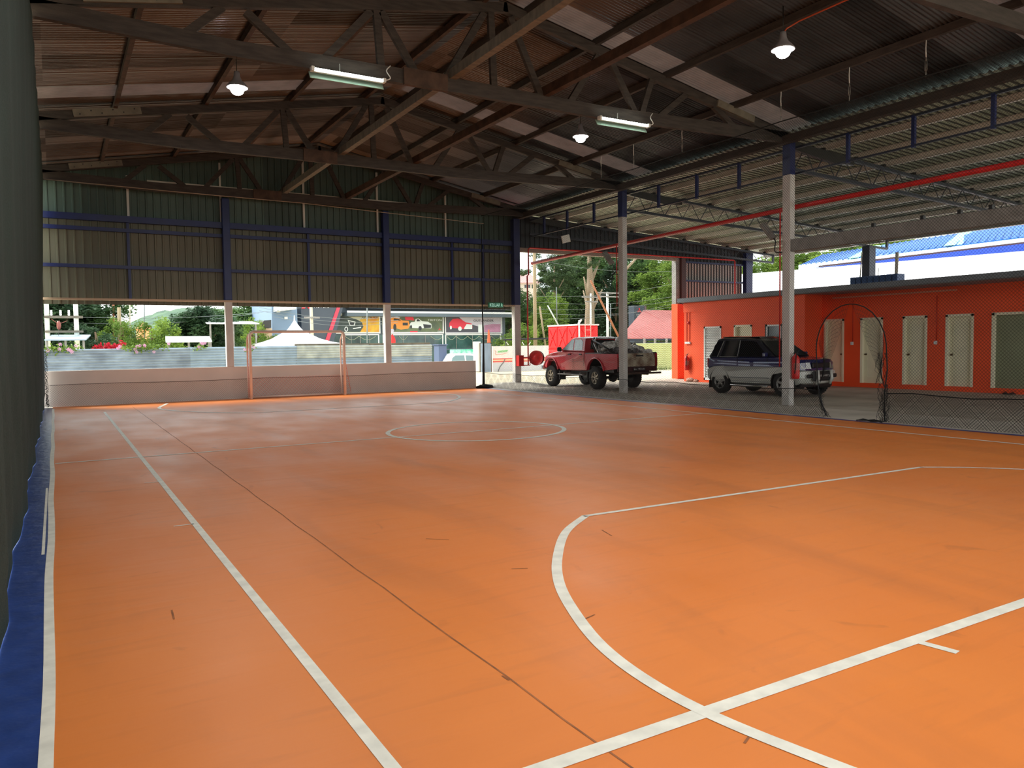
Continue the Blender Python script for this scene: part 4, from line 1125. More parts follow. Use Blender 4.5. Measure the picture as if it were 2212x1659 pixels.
def leaf_cloud(n, size, seed, clumps=26, flat=1.0, shell=0.55, spread=0.30):
    """leaf quads gathered in clumps that fill a unit ball"""
    r_ = random.Random(seed); mb = MB(); cl = []
    for _ in range(clumps):
        while True:
            p = Vector((r_.uniform(-1, 1), r_.uniform(-1, 1), r_.uniform(-1, 1)))
            if shell < p.length < 1.0: break
        cl.append((p*0.82, r_.uniform(0.6, 1.3)*spread))
    for _ in range(n):
        c, s_ = r_.choice(cl)
        d = Vector((r_.gauss(0, 1), r_.gauss(0, 1), r_.gauss(0, 1))).normalized()
        p = c + d*s_*(r_.random()**0.5)
        p.z *= flat
        a = Vector((r_.gauss(0, 1), r_.gauss(0, 1), r_.gauss(0, 0.6))).normalized()
        b = a.cross(Vector((r_.gauss(0, 1), r_.gauss(0, 1), r_.gauss(0, 1)))).normalized()
        l = size*r_.uniform(0.6, 1.4); w = l*0.5
        mb.poly([p - a*l*0.5, p + b*w*0.5, p + a*l*0.5, p - b*w*0.5])
    return mb
CLOUD = {}
for nm, m, args in (('dark', L_dark, (5200, 0.105, 1)), ('mid', L_mid, (5000, 0.105, 2)), ('bright', L_bright, (4600, 0.10, 3)), ('euc', L_euc, (2600, 0.09, 4, 20, 1.0, 0.4, 0.2)),
                    ('bush', L_mid, (1500, 0.19, 5, 12)), ('brightbush', L_bright, (1500, 0.19, 6, 12))):
    mb_ = leaf_cloud(*args); me = bpy.data.meshes.new('foliage_' + nm); me.from_pydata([tuple(v) for v in mb_.v], [], mb_.f); me.materials.append(m); CLOUD[nm] = me
def crown(parent, nm, c, rx, rz, rot=0.0):
    o = bpy.data.objects.new('foliage', CLOUD[nm]); _link(o); o.parent = parent
    o.location = Vector(c) - ROOT[parent][0]; o.scale = (rx, rx, rz); o.rotation_euler = (0, 0, rot); return o
def tree(u, Y, vtop, rad, kind, label, vbase=None, trunk=0.16, bark=None, n=4, seed=0, lean=0.0, low=None, group='trees beyond the yard'):
    top = atY(u, vtop, Y); x = top.x; H = top.z; r_ = random.Random(seed + int(u))
    t = thing('tree', label, 'tree', (x, Y, 0), 0, group)
    zl = low if low is not None else max(0.8, H*0.3)
    mb = MB(); mb.smooth = True
    mb.tube([(x, Y, 0), (x + lean*0.3, Y, H*0.3), (x + lean*0.6 + 0.1, Y, H*0.6), (x + lean, Y, H*0.9)], [trunk, trunk*0.85, trunk*0.6, trunk*0.2], n=10)
    for k in range(4):
        a = r_.uniform(0, 6.28); z = H*r_.uniform(0.35, 0.6)
        mb.tube([(x + lean*z/H, Y, z), (x + lean*z/H + 0.5*rad*math.cos(a), Y + 0.5*rad*math.sin(a), z + 0.2*H)], [trunk*0.4, trunk*0.12], n=6)
    build('trunk', mb, bark or M_bark2, t)
    span = H - zl
    for k in range(n):
        f = (k + 0.5)/n
        rr = rad*(0.75 + 0.35*math.sin(math.pi*f))*r_.uniform(0.85, 1.1)
        a = r_.uniform(0, 6.28); off = rad*0.35
        cz = zl + span*f
        rz = max(span/n*0.95, rr*0.6)
        cz = min(cz, H - rz*0.8)
        crown(t, kind, (x + lean*cz/H + off*math.cos(a), Y + off*math.sin(a)*0.6, cz), rr, rz, r_.uniform(0, 6.28))
    return t
# left opening
tree(60, 48, 600, 2.6, 'dark', 'tall dark tree at the far left edge of the long opening', n=4)
tree(135, 46, 610, 2.3, 'dark', 'dark tree behind the white electricity frame', n=4)
tree(190, 47, 630, 1.5, 'mid', 'loose green tree right of the white electricity frame', n=3, low=2.6)
tree(430, 46, 664, 1.9, 'dark', 'round dark mango tree left of the white column', n=3, low=1.6)
tree(395, 47, 680, 1.3, 'dark', 'smaller dark tree joined to the left of the round mango tree', n=2, low=1.4)
tree(205, 42, 705, 1.2, 'dark', 'dark bush left of the tan pole', n=2, low=0.6)
tree(262, 44, 690, 1.0, 'bright', 'bright young tree behind the tan pole', n=2, low=0.8)
tree(325, 44, 690, 1.3, 'bright', 'yellow green tree between the thin poles and the mango tree', n=2, low=0.7)
tree(290, 46, 712, 1.1, 'mid', 'dark green shrub tree beside the thin poles', n=2, low=0.6)
tree(480, 50, 672, 1.5, 'mid', 'green tree just left of the white column, behind the mango tree', n=3, low=1.5)
tree(525, 60, 658, 2.2, 'mid', 'green tree between the white column and the pale blue house wall', n=3)
tree(555, 52, 690, 1.2, 'bright', 'bright tree right behind the goal post', n=2, low=0.8)
# middle, behind the showroom corner
tree(1098, 62, 610, 2.6, 'mid', 'green tree beside the end of the showroom', n=4)
tree(1112, 50, 700, 1.6, 'bright', 'bright fern-like shrub beside the showroom corner', n=2, low=0.4)
# wide doorway
tree(1150, 66, 640, 2.6, 'mid', 'low green tree under the hill house', n=3, low=1.0)
tree(1190, 64, 548, 2.7, 'euc', 'thin crowned eucalyptus with small grey green leaves', trunk=0.22, bark=M_bark, n=4, low=6.5, lean=0.4)
tree(1200, 58, 636, 2.2, 'bright', 'bright spreading shrub tree left of the big pale trunk', n=3, low=0.8)
tree(1243, 68, 530, 3.0, 'mid', 'tall green tree left of the big pale trunk', n=5, low=2.0)
tree(1272, 53, 500, 2.2, 'euc', 'tree with the thickest pale trunk in the wide doorway', trunk=0.50, bark=M_bark, n=3, low=8.0)
tree(1292, 66, 520, 3.0, 'mid', 'tall green tree right of the big pale trunk', n=5, low=1.5)
tree(1330, 62, 560, 2.6, 'dark', 'dark tree just left of the column in front of the pickup', n=5, low=1.0)
tree(1352, 70, 520, 3.4, 'dark', 'tall dark tree behind the column in front of the pickup', n=5, low=1.0)
tree(1388, 60, 545, 2.8, 'mid', 'green tree behind the tall dark sign tower', n=5, low=1.0)
tree(1428, 56, 540, 2.6, 'bright', 'bright yellow green tree at the right of the wide doorway', n=5, low=1.6)
tree(1462, 52, 545, 2.4, 'bright', 'bright yellow green tree nearest the orange pier', n=4, low=2.6)
tree(1440, 62, 620, 2.8, 'dark', 'dark shaded tree above the red shed roof', n=3, low=0.6)
tree(1215, 72, 600, 2.6, 'dark', 'dark tree deep behind the eucalyptus', n=4, low=0.6)
tree(1165, 80, 620, 2.8, 'dark', 'dark tree under the pink roofed house', n=3, low=0.6)
# above the orange building
def treeX(u, v, X, rad, kind, label, n=3, seed=0, trunk=0.2):
    top = atX(u, v, X); r_ = random.Random(int(u))
    t = thing('tree', label, 'tree', (top.x, top.y, 0), 0, 'trees beyond the blue roof')
    H = top.z; mb = MB(); mb.smooth = True; mb.tube([(top.x, top.y, 0), (top.x, top.y, H*0.9)], [trunk, trunk*0.3], n=8); build('trunk', mb, M_bark2, t)
    for k in range(n):
        a = r_.uniform(0, 6.28); rz = rad*0.55; crown(t, kind, (top.x + rad*0.5*math.cos(a), top.y + rad*0.6*math.sin(a), min(H - rz*0.85, H*0.62 + k*rz*0.8)), rad, rz, a)
    return t
for i, (u, v, rad, kd) in enumerate([(1625, 575, 3.2, 'bright'), (1672, 560, 3.0, 'bright'), (1725, 545, 3.4, 'bright'), (1780, 530, 3.4, 'bright'), (1832, 520, 3.2, 'mid'), (1880, 520, 3.0, 'bright'), (1945, 508, 3.0, 'bright'), (2005, 505, 2.6, 'bright')]):
    treeX(u, v, 56, rad, kd, ['leftmost green tree above the white roof, beside the dark corner cladding', 'green tree above the white roof, left of the fire extinguisher column',
        'green tree just right of the fire extinguisher column, above the white roof', 'yellow green tree behind the left tip of the blue roof', 'green tree left of the navy column above the blue roof',
        'green tree behind the navy column above the blue roof', 'green tree just right of the navy column above the blue roof', 'rightmost green tree above the blue roof'][i])

def bush(u, v, Y, r, kind, label, cat='bush', group=None, m=None):
    p = atY(u, v, Y); t = thing('bush', label, cat, (p.x, Y, max(0, p.z - r)), 0, group)
    crown(t, kind, (p.x, Y, p.z - r*0.6), r, r*0.7, u); return t
bush(1130, 770, 46, 0.9, 'brightbush', 'low green bush behind the white wall by the corner column', 'bush')
# flowering vine on the fence top
def vine(u, w, label, col):
    p = atY(u, 752, 29.9); r_ = random.Random(u)
    t = thing('flowering_vine', label, 'vine', (p.x, 29.9, 1.5), 0, 'flowering vines on the zinc fence')
    mb = MB()
    for _ in range(int(260*w)):
        c = Vector((p.x + r_.gauss(0, w*0.5), 29.92 + r_.gauss(0, 0.05), 1.56 + r_.gauss(0, 0.07)))
        a = Vector((r_.gauss(0, 1), r_.gauss(0, 1), r_.gauss(0, 1))).normalized(); b = a.cross(Vector((r_.gauss(0, 1), r_.gauss(0, 1), r_.gauss(0, 1)))).normalized(); s_ = 0.05
        mb.poly([c-a*s_, c+b*s_*.6, c+a*s_, c-b*s_*.6])
    build('leaves', mb, L_bright, t)
    mb = MB()
    for _ in range(int(5*w)+3):
        c = Vector((p.x + r_.gauss(0, w*0.7), 29.85, 1.56 + r_.uniform(-0.16, 0.14)))
        for k in range(5):
            a = k*1.257; mb.poly([c, c + Vector((0.06*math.cos(a), -0.02, 0.06*math.sin(a))), c + Vector((0.055*math.cos(a+0.8), -0.02, 0.055*math.sin(a+0.8)))])
    build('flowers', mb, col, t)
for u, w, lab, c in ((120, 0.5, 'flowering vine at the left end of the zinc fence', L_pink), (150, 0.35, 'pink flowers just below the electricity frame', L_pink), (295, 0.5, 'pink flowering vine at the middle of the left fence', L_pink), (325, 0.5, 'yellow green vine hanging over the fence below the mango tree', L_pink), (430, 0.2, 'small pink flowering sprig on the fence below the small shelter', L_pink), (540, 0.2, 'small flowering sprig on the fence beside the goal', L_pink)):
    vine(u, w, lab, c)
for u, lab in ((221, 'brightest red flowering bush behind the fence'), (255, 'red flowering bush beside the tan pole')):
    p = atY(u, 738, 38); t = thing('flower_bush', lab, 'bush', (p.x, 38, 0), 0)
    mb_ = leaf_cloud(500, 0.3, u); mb = MB(); mb.add([Vector(v)*0.45 + Vector((p.x, 38, 1.45)) for v in mb_.v], mb_.f); build('flowers', mb, L_redp, t)
    mb = MB(); mb.cyl((p.x, 38, 0), (p.x, 38, 1.3), 0.04, n=6); build('stem', mb, M_bark2, t)

# distant hills, their skyline read off the photograph and set 170 m away
SKY = [(-900, 640), (60, 645), (170, 655), (205, 692), (260, 699), (300, 692), (340, 674), (400, 668), (480, 671), (560, 668), (650, 655), (1000, 640), (1100, 645), (1135, 642), (1200, 632), (1500, 620), (2400, 560)]
sk = [(atY(u, v, 170).x, atY(u, v, 170).z) for u, v in SKY]
def sky_h(x):
    for (a, b), (c, d) in zip(sk, sk[1:]):
        if a <= x <= c: return b + (d-b)*(x-a)/(c-a)
    return sk[-1][1]
mb = MB(); mb.smooth = True
nx, ny = 220, 8; vs = []
for j in range(ny+1):
    for i in range(nx+1):
        x = -60 + 320*i/nx; g = math.sin(math.pi*0.5*j/ny)
        vs.append((x, 110 + 60*j/ny, sky_h(x)*g + 0.35*math.sin(i*1.3 + j*2) - 1*(1-g)))
fs = [(j*(nx+1)+i, j*(nx+1)+i+1, (j+1)*(nx+1)+i+1, (j+1)*(nx+1)+i) for j in range(ny) for i in range(nx)]
mb.add(vs, fs)
struct('hill', mb, mat('wooded_hill', S(82, 112, 84), 0.9, var=0.45, scale=0.35, col2=S(50, 80, 62), bump=0.6, bscale=1.2))
# ------------------------------------------------------------------ outdoors: things in the yard and across the road
def frameY(mb, Y, u0, v0, u1, v1, th=0.04, d=0.05):
    """thin rectangular frame on the plane Y between two photo corners"""
    a = atY(u0, v0, Y); c = atY(u1, v1, Y)
    x0, x1, z0, z1 = min(a.x, c.x), max(a.x, c.x), min(a.z, c.z), max(a.z, c.z)
    mb.box(x0, Y-d, z0, x0+th, Y, z1); mb.box(x1-th, Y-d, z0, x1, Y, z1); mb.box(x0+th, Y-d, z0, x1-th, Y, z0+th); mb.box(x0+th, Y-d, z1-th, x1-th, Y, z1)
def rectY(mb, Y, u0, v0, u1, v1, d=0.05):
    a = atY(u0, v0, Y); c = atY(u1, v1, Y); mb.box(a.x, Y-d, a.z, c.x, Y, c.z)
def polyY(mb, Y, pts, d=0.0):
    mb.poly([atY(u, v, Y - d) for u, v in pts][::-1])
DY = 55.0
t = thing('car_showroom', 'dark grey car showroom across the road with big car banners', 'showroom', (22, DY, 0))
M_grey = mat('showroom_grey', S(84, 98, 108), 0.5, var=0.1, scale=1)
M_greyd = mat('showroom_dark_grey', S(66, 76, 88), 0.5, var=0.1, scale=1)
M_lblue = mat('pale_blue_wall', S(118, 142, 170), 0.7)
M_glassg = mat('showroom_glass', S(70, 104, 100), 0.1, var=0.5, scale=0.8, col2=S(34, 58, 58))
mb = MB(); a = atY(640, 600, DY); b = atY(735, 790, DY); mb.prism([(a.x, DY-1.0, 0), (atY(696, 760, DY).x, DY-1.0, 0), (atY(738, 640, DY).x, DY-1.0, atY(738, 640, DY).z), (a.x, DY-1.0, atY(640, 640, DY).z)], (0, 1.2, 0)); build('slanted_wall', mb, M_greyd, t)
mb = MB(); mb.prism([atY(u, v, DY-1.05) for u, v in ((736, 640), (743, 640), (703, 760), (694, 760))], (0, 0.08, 0)); build('red_edge', mb, mat('red_edge_paint', S(208, 60, 84), 0.5), t)
mb = MB(); a = atY(735, 655, DY); b = atY(1085, 655, DY); mb.box(a.x-1.5, DY+0.02, 0, b.x+0.25, DY+8, a.z+0.9); build('body', mb, M_grey, t)
mb = MB(); a = atY(738, 672, DY); b = atY(1104, 683, DY); mb.box(a.x, DY-1.2, a.z-0.40, b.x, DY+0.02, a.z-0.12); build('canopy', mb, M_grey, t)
mb = MB(); mb.box(a.x, DY-1.24, a.z-0.16, b.x+0.15, DY-1.18, a.z-0.02); build('canopy_edge', mb, M_plastic_w, t)
mb = MB(); a = atY(858, 652, DY); mb.box(a.x-4, DY-0.7, a.z-0.55, b.x, DY+0.02, a.z+1.2); build('fascia', mb, M_grey, t)
mb = MB(); o = atY(1026, 668.5, DY-0.75); e = atY(1098, 668.5, DY-0.75); text_mb(mb, 'MOTORS SDN BHD', o, X_, Z_, 0.42, e.x-o.x); build('lettering', mb, M_plastic_w, t)
mb = MB(); o = atY(679, 665, DY-1.06); e = atY(711, 665, DY-1.06); text_mb(mb, 'MOTORS', o, X_, Z_, 0.40, e.x-o.x); build('lettering', mb, M_plastic_w, t)
def diamonds(mb, c, s, Y):
    # three rhombi meeting at one point
    for a in (90, 210, 330):
        r_ = math.radians(a); d = Vector((math.cos(r_), 0, math.sin(r_))); n = Vector((-math.sin(r_), 0, math.cos(r_)))
        c_ = Vector((c.x, Y, c.z)); mb.poly([c_, c_ + d*s*0.5 + n*s*0.29, c_ + d*s, c_ + d*s*0.5 - n*s*0.29])
M_redlogo = mat('red_logo', S(226, 30, 44), 0.5)
mb = MB(); diamonds(mb, atY(662, 660, DY-1.06), 0.42, DY-1.06); build('emblem', mb, M_redlogo, t)
# the glass front
mb = MB(); rectY(mb, DY, 712, 724, 1083, 792, 0.02); build('glass_front', mb, M_glassg, t)
for (u0, u1) in ((738, 820), (826, 958), (961, 1083)):
    mb = MB(); frameY(mb, DY-0.02, u0, 722, u1, 795, 0.08, 0.06); build('window_frame', mb, M_plastic_w, t)
for u in (758, 778, 798, 870, 918, 985, 1020, 1045):
    mb = MB(); a = atY(u, 724, DY); mb.box(a.x-0.02, DY-0.05, 0, a.x+0.02, DY-0.02, a.z); build('mullion', mb, M_galv, t)
mb = MB()
for u0, u1 in ((745, 775), (775, 812), (862, 880), (930, 958), (965, 985), (985, 1010), (1010, 1035), (1035, 1062), (1062, 1082)):
    a = atY(u0, 726, DY-0.06); b = atY(u1, 726, DY-0.06); mb.tube([a.lerp(b, i/8) + Vector((0, 0, -0.28*math.sin(math.pi*i/8))) for i in range(9)], 0.015, n=4)
build('bunting', mb, mat('pale_bunting', S(190, 200, 170), 0.6), t)

def banner(u0, v0, u1, v1, label, mats, draw):
    a = atY(u0, v0, DY-0.1)
    tt = thing('banner', label, 'banner', (a.x, DY-0.1, 0), 0, 'car banners on the showroom')
    mb = MB(); rectY(mb, DY-0.05, u0, v0, u1, v1, 0.03); build('backing', mb, mats[0], tt)
    mb = MB(); draw(mb); build('print', mb, mats, tt)
    mb = MB(); frameY(mb, DY-0.02, u0-1, v0-1, u1+1, v1+1.2, 0.07, 0.09); build('banner_frame', mb, M_plastic_w, tt)
    return tt
def P(mb, mi, pts, k=[0]):
    mb.mi = mi; k[0] += 1; polyY(mb, DY-0.085, pts, 0.002*mi)
def disc(mb, mi, u, v, r, rx=None):
    P(mb, mi, [(u + (rx or r)*math.cos(i*0.524), v + r*math.sin(i*0.524)) for i in range(12)])
B_cream = mat('banner_cream', S(196, 196, 170), 0.5); B_yel = mat('banner_yellow', S(226, 186, 52), 0.5, var=0.3, scale=1.2, col2=S(206, 128, 44)); B_dk = mat('banner_dark_green', S(62, 78, 76), 0.5, var=0.3, scale=2)
B_wh = mat('banner_white', S(224, 232, 232), 0.5); B_or = mat('banner_orange', S(236, 148, 60), 0.5); B_red = mat('banner_red', S(222, 52, 72), 0.5); B_blk = mat('banner_black', S(44, 50, 56), 0.5)
B_lil = mat('banner_lilac', S(206, 200, 214), 0.5, var=0.15, scale=1); B_pink = mat('banner_pink', S(212, 150, 184), 0.5, var=0.3, scale=1.5); B_gr = mat('banner_charcoal', S(74, 74, 84), 0.5); B_ol = mat('banner_olive', S(104, 116, 84), 0.5, var=0.4, scale=1, col2=S(60, 76, 70))
def draw1(mb):
    P(mb, 1, [(778, 690), (819, 682), (819, 717), (776, 717)])
    P(mb, 2, [(722, 686), (738, 682), (752, 684), (770, 690), (782, 696), (785, 706), (778, 717), (716, 717)])
    for pts in ([(751, 691), (768, 695), (766, 704), (756, 704)],): 
        P(mb, 3, pts)
    P(mb, 4, [(754, 693.5), (766, 696.5), (764, 702.5), (757, 702.5)])
    disc(mb, 3, 748, 711, 5.5, 4); disc(mb, 4, 748, 711, 3.6, 2.4)
    P(mb, 3, [(762, 709), (780, 706), (780, 708), (763, 711)])
    P(mb, 4, [(730, 688), (741, 685), (749, 688), (742, 691), (728, 692)])
    mb.mi = 4; o = atY(781, 688, DY-0.1); e = atY(817, 688, DY-0.1); text_mb(mb, 'XPANDER', o, X_, Z_, 0.20, e.x-o.x)
banner(718, 678, 820, 719, 'banner with a dark car on a yellow background', [B_cream, B_yel, B_dk, B_wh, B_blk], draw1)
def draw2(mb):
    P(mb, 1, [(866, 681), (956, 681), (956, 717), (850, 717)])
    P(mb, 2, [(838, 696), (843, 688), (850, 686), (862, 688), (869, 692), (883, 693), (885, 703), (882, 710), (866, 712), (855, 709), (846, 711), (838, 708)])
    P(mb, 5, [(851, 687.5), (861, 689), (867, 692.5), (850, 692)]); disc(mb, 5, 853, 707, 7.5, 3.5); P(mb, 5, [(870, 697), (881, 697), (881, 703), (870, 703)])
    P(mb, 4, [(874, 682), (892, 684), (895, 692), (876, 691)])
    P(mb, 3, [(885, 701), (888, 696), (896, 695), (898, 689), (904, 688), (912, 694), (925, 695), (932, 700), (932, 709), (906, 709), (886, 708)])
    P(mb, 5, [(900, 690), (904, 689.5), (909, 694), (900, 694.5)]); disc(mb, 5, 907.5, 709, 5, 3.6); disc(mb, 3, 907.5, 709, 3, 2); disc(mb, 5, 888, 706, 4, 2.2)
    P(mb, 5, [(914, 700), (931, 702), (931, 708), (916, 709)])
    P(mb, 4, [(886, 715), (902, 715), (902, 717.5), (886, 717.5)])
    mb.mi = 3; o = atY(924, 693.5, DY-0.1); e = atY(954, 693.5, DY-0.1); text_mb(mb, 'TRITON', o, X_, Z_, 0.15, e.x-o.x)
    mb.mi = 4; diamonds(mb, atY(949.5, 711, DY-0.1), 0.13, DY-0.1)
    mb.mi = 3; o = atY(945, 716.5, DY-0.1); e = atY(955, 716.5, DY-0.1); text_mb(mb, 'MITSUBISHI', o, X_, Z_, 0.06, e.x-o.x)
banner(826, 680, 957, 719, 'banner with an orange and a white pickup', [B_lil, B_ol, B_or, B_wh, B_red, B_blk], draw2)
def draw3(mb):
    P(mb, 1, [(962, 682), (988, 682), (1005, 697), (1033, 705), (1033, 718), (962, 718)])
    P(mb, 5, [(1046, 703), (1062, 700), (1081, 700), (1081, 717), (1046, 717)]); P(mb, 1, [(1046, 709), (1062, 711), (1081, 715), (1081, 718), (1046, 718)])
    P(mb, 2, [(970, 706), (971, 697), (978, 689), (988, 688), (996, 690), (1006, 696), (1019, 699), (1021, 707), (1017, 711), (1001, 711), (990, 709), (982, 709)])
    P(mb, 1, [(975, 695), (979, 690.5), (987, 690), (997, 692), (1004, 696.5), (990, 696)])
    P(mb, 3, [(1003, 708), (1008, 700), (1020, 701), (1020, 711), (1003, 711)]); P(mb, 1, [(1006, 708), (1009, 702), (1018, 703), (1018, 709)])
    disc(mb, 3, 993.5, 710, 5, 4); disc(mb, 1, 993.5, 710, 2.6, 2); disc(mb, 3, 974, 707.5, 4.2, 2.2); disc(mb, 1, 974, 707.5, 2.4, 1.2)
    P(mb, 3, [(1033, 701), (1045, 701), (1045, 717), (1033, 717)])
    mb.mi = 4; o = atY(1023, 695, DY-0.1); e = atY(1066, 695, DY-0.1); text_mb(mb, 'OUTLANDER', o, X_, Z_, 0.17, e.x-o.x)
banner(961, 681, 1083, 719, 'banner with a red car on a lilac background', [B_lil, B_gr, B_red, B_wh, B_blk, B_pink], draw3)
# pale blue house and brown gable left of the showroom
t = thing('blue_house', 'pale blue house wall behind the white tent', 'house', (13, DY-2, 0))
mb = MB(); a = atY(586, 640, DY-2); b = atY(641, 640, DY-2); mb.box(a.x, DY-2, 0, b.x, DY+4, a.z); build('wall', mb, M_lblue, t)
mb = MB(); p = [atY(u, v, DY-3.2) for u, v in ((600, 672), (640, 668), (640, 655), (600, 655))]; mb.prism(p, (0, 1.2, 0)); build('awning', mb, M_plastic_w, t)
mb = MB(); rectY(mb, DY-2.01, 614, 684, 621, 690, 0.05); build('window_box', mb, M_plastic_w, t)
mb = MB(); rectY(mb, DY-2.01, 597, 666, 605, 675, 0.05); build('window_box', mb, M_plastic_w, t)
mb = MB(); mb.prism([atY(u, v, DY-3) for u, v in ((560, 706), (571, 692), (586, 691), (586, 708))], (0, 1, 0)); build('porch_roof', mb, mat('dark_tiles', S(60, 60, 60), 0.7), t)
mb = MB(); rectY(mb, DY-2.5, 563, 709, 586, 745, 0.3); build('porch_wall', mb, mat('tan_wall', S(206, 180, 150), 0.8), t)
t = thing('hill_house', 'pale house with a pink roof high on the hillside', 'house', (75, 120, 8))
a = atY(1122, 611, 120); b = atY(1165, 640, 120); c = atY(1122, 640, 120)
mb = MB(); mb.box(a.x-4, 120, c.z-1, b.x, 126, a.z); build('wall', mb, mat('cream_wall', S(222, 208, 196), 0.8), t)
mb = MB()
p0 = atY(1105, 612, 119.5); p1 = atY(1169, 612, 119.5); r0 = atY(1122, 592, 123); r1 = atY(1146, 594, 123)
mb.prism([p0, p1, r1, r0], (0, 0.0, 0.15)); build('roof', mb, mat('pink_tiles', S(214, 164, 160), 0.7), t)
mb = MB()
for u in (1133, 1141, 1149, 1156): rectY(mb, 119.98, u, 615, u+4, 622, 0.05)
build('windows', mb, M_greyd, t)
for u0, u1, v0, v1, c_, lab in ((294, 330, 697, 710, S(240, 168, 120), 'small house roof of orange tiles among the trees left'), (562, 586, 661, 676, S(226, 176, 160), 'pinkish tiled roof beyond the white column')):
    mb = MB(); a = atY(u0, v1, 90); b = atY(u1, v1, 90); c = atY((u0+u1)/2-3, v0, 92)
    mb.add([a, b, c, a + Vector((0, 4, 0)), b + Vector((0, 4, 0))], [(0, 1, 2), (1, 4, 2), (4, 3, 2), (3, 0, 2), (0, 3, 4, 1)])
    mb.box(a.x+0.3, 90.4, 0, b.x-0.3, 93.6, a.z)
    single('tiled_house', mb, mat('tiles_%d' % u0, c_, 0.7), lab, 'house')
# three open shelters
def shelter(u0, u1, vt, vb, Y, label, col, vpost=748, depth=2.2):
    a = atY(u0, vb, Y); b = atY(u1, vb, Y); zt = atY(u0, vt, Y+depth).z
    t = thing('shelter', label, 'shelter', ((a.x+b.x)/2, Y, 0))
    mb = MB(); mb.prism([(a.x, Y, a.z), (b.x, Y, a.z), (b.x+0.25, Y+depth, zt), (a.x+0.25, Y+depth, zt)], (0, 0, 0.05)); build('roof', mb, col, t)
    for f in (0.06, 0.5, 0.94):
        x = a.x + (b.x-a.x)*f; mb = MB(); mb.box(x-0.04, Y+0.1, 0, x+0.04, Y+0.18, a.z); build('post', mb, M_galv, t)
shelter(96, 186, 726, 736, 36, 'corrugated shelter roof behind the white electricity frame', M_zincB)
shelter(358, 458, 729, 740, 37, 'small white roofed shelter below the mango tree', wm)
shelter(448, 560, 696, 700, 43, 'flat white carport roof between the mango tree and the tent', wm, depth=3)
# peaked tent
p = atY(636, 690, 42); t = thing('party_tent', 'white peaked party tent behind the goal', 'tent', (p.x, 42, 0))
bw = (atY(712, 744, 42).x - atY(560, 744, 42).x)/2; zb = atY(636, 742, 42).z
mb = MB(); mb.smooth = True; n = 40; prof = [(0.0, p.z), (0.10, p.z-0.30), (0.20, p.z-0.55), (0.36, zb + (p.z-zb)*0.42), (0.6, zb + (p.z-zb)*0.20), (0.82, zb + (p.z-zb)*0.07), (1.0, zb), (1.0, zb-0.25)]
vs = []
for r, z in prof:
    for j in range(n):
        a = 2*math.pi*j/n; m_ = max(abs(math.cos(a)), abs(math.sin(a))); k = (1/m_)*(0.35 + 0.65*r) + (1-(0.35+0.65*r)) if r > 0 else 1
        vs.append((p.x + bw*r*k*math.cos(a)*0.98, 42 + bw*r*k*math.sin(a)*0.98, z))
mb.add(vs, [(i*n+j, i*n+(j+1) % n, (i+1)*n+(j+1) % n, (i+1)*n+j) for i in range(len(prof)-1) for j in range(n)])
build('canopy', mb, mat('tent_canvas', S(248, 250, 250), 0.7, transl=0.15), t)
mb = MB(); mb.cyl((p.x, 42, p.z-0.1), (p.x, 42, p.z+0.22), 0.04, 0.02, n=8); build('finial', mb, M_plastic_w, t)
for sx in (-1, 1):
    for sy in (-1, 1):
        mb = MB(); mb.cyl((p.x + sx*bw*0.93, 42 + sy*bw*0.93, 0), (p.x + sx*bw*0.93, 42 + sy*bw*0.93, zb), 0.04, n=8); build('tent_leg', mb, M_galv, t)

# electricity frame: two white poles with crossarms
a = atY(104, 745, 38); b = atY(167, 745, 38)
t = thing('electricity_frame', 'white two-pole electricity frame with three insulators', 'electricity poles', ((a.x+b.x)/2, 38, 0))
for x in (a.x, b.x):
    mb = MB(); mb.smooth = True; mb.cyl((x, 38, 0), (x, 38, 6.5), 0.10, 0.08, n=12); build('pole', mb, mat('pole_white' + str(int(x*10)), S(226, 232, 220), 0.6), t)
for v, r in ((685, 0.05), (716.5, 0.045)):
    z = atY(135, v, 38).z; mb = MB(); mb.box(a.x-0.1, 37.85, z-r, b.x+0.25, 37.93, z+r); build('crossarm', mb, M_timber_pale, t)
for u in (111, 131, 149):
    p = atY(u, 683, 37.9); mb = MB(); mb.smooth = True; mb.lathe([(0, 0), (0.05, 0), (0.035, 0.05), (0.05, 0.08), (0.035, 0.13), (0.05, 0.16), (0.035, 0.22), (0.045, 0.25), (0, 0.26)], (p.x, 37.9, p.z), n=12); build('insulator', mb, M_plastic_w, t)
p = atY(127, 700, 37.9); mb = MB(); mb.smooth = True; mb.blob((p.x, 37.9, p.z-0.05), 0.10, 2, 0.2, (0.8, 0.8, 1.8)); mb.tube([(p.x-0.28, 37.9, p.z+0.22), (p.x, 37.9, p.z), (p.x+0.32, 37.9, p.z+0.14)], 0.012, n=5); build('switch_fuse', mb, mat('brown_ceramic', S(150, 84, 74), 0.4), t)
mb = MB(); mb.smooth = True; mb.tube([(p.x, 37.9, p.z-0.2), (p.x-0.05, 37.9, p.z-0.8), (p.x-0.3, 37.9, 0.9)], 0.012, n=5); build('cable', mb, M_blackm, t)

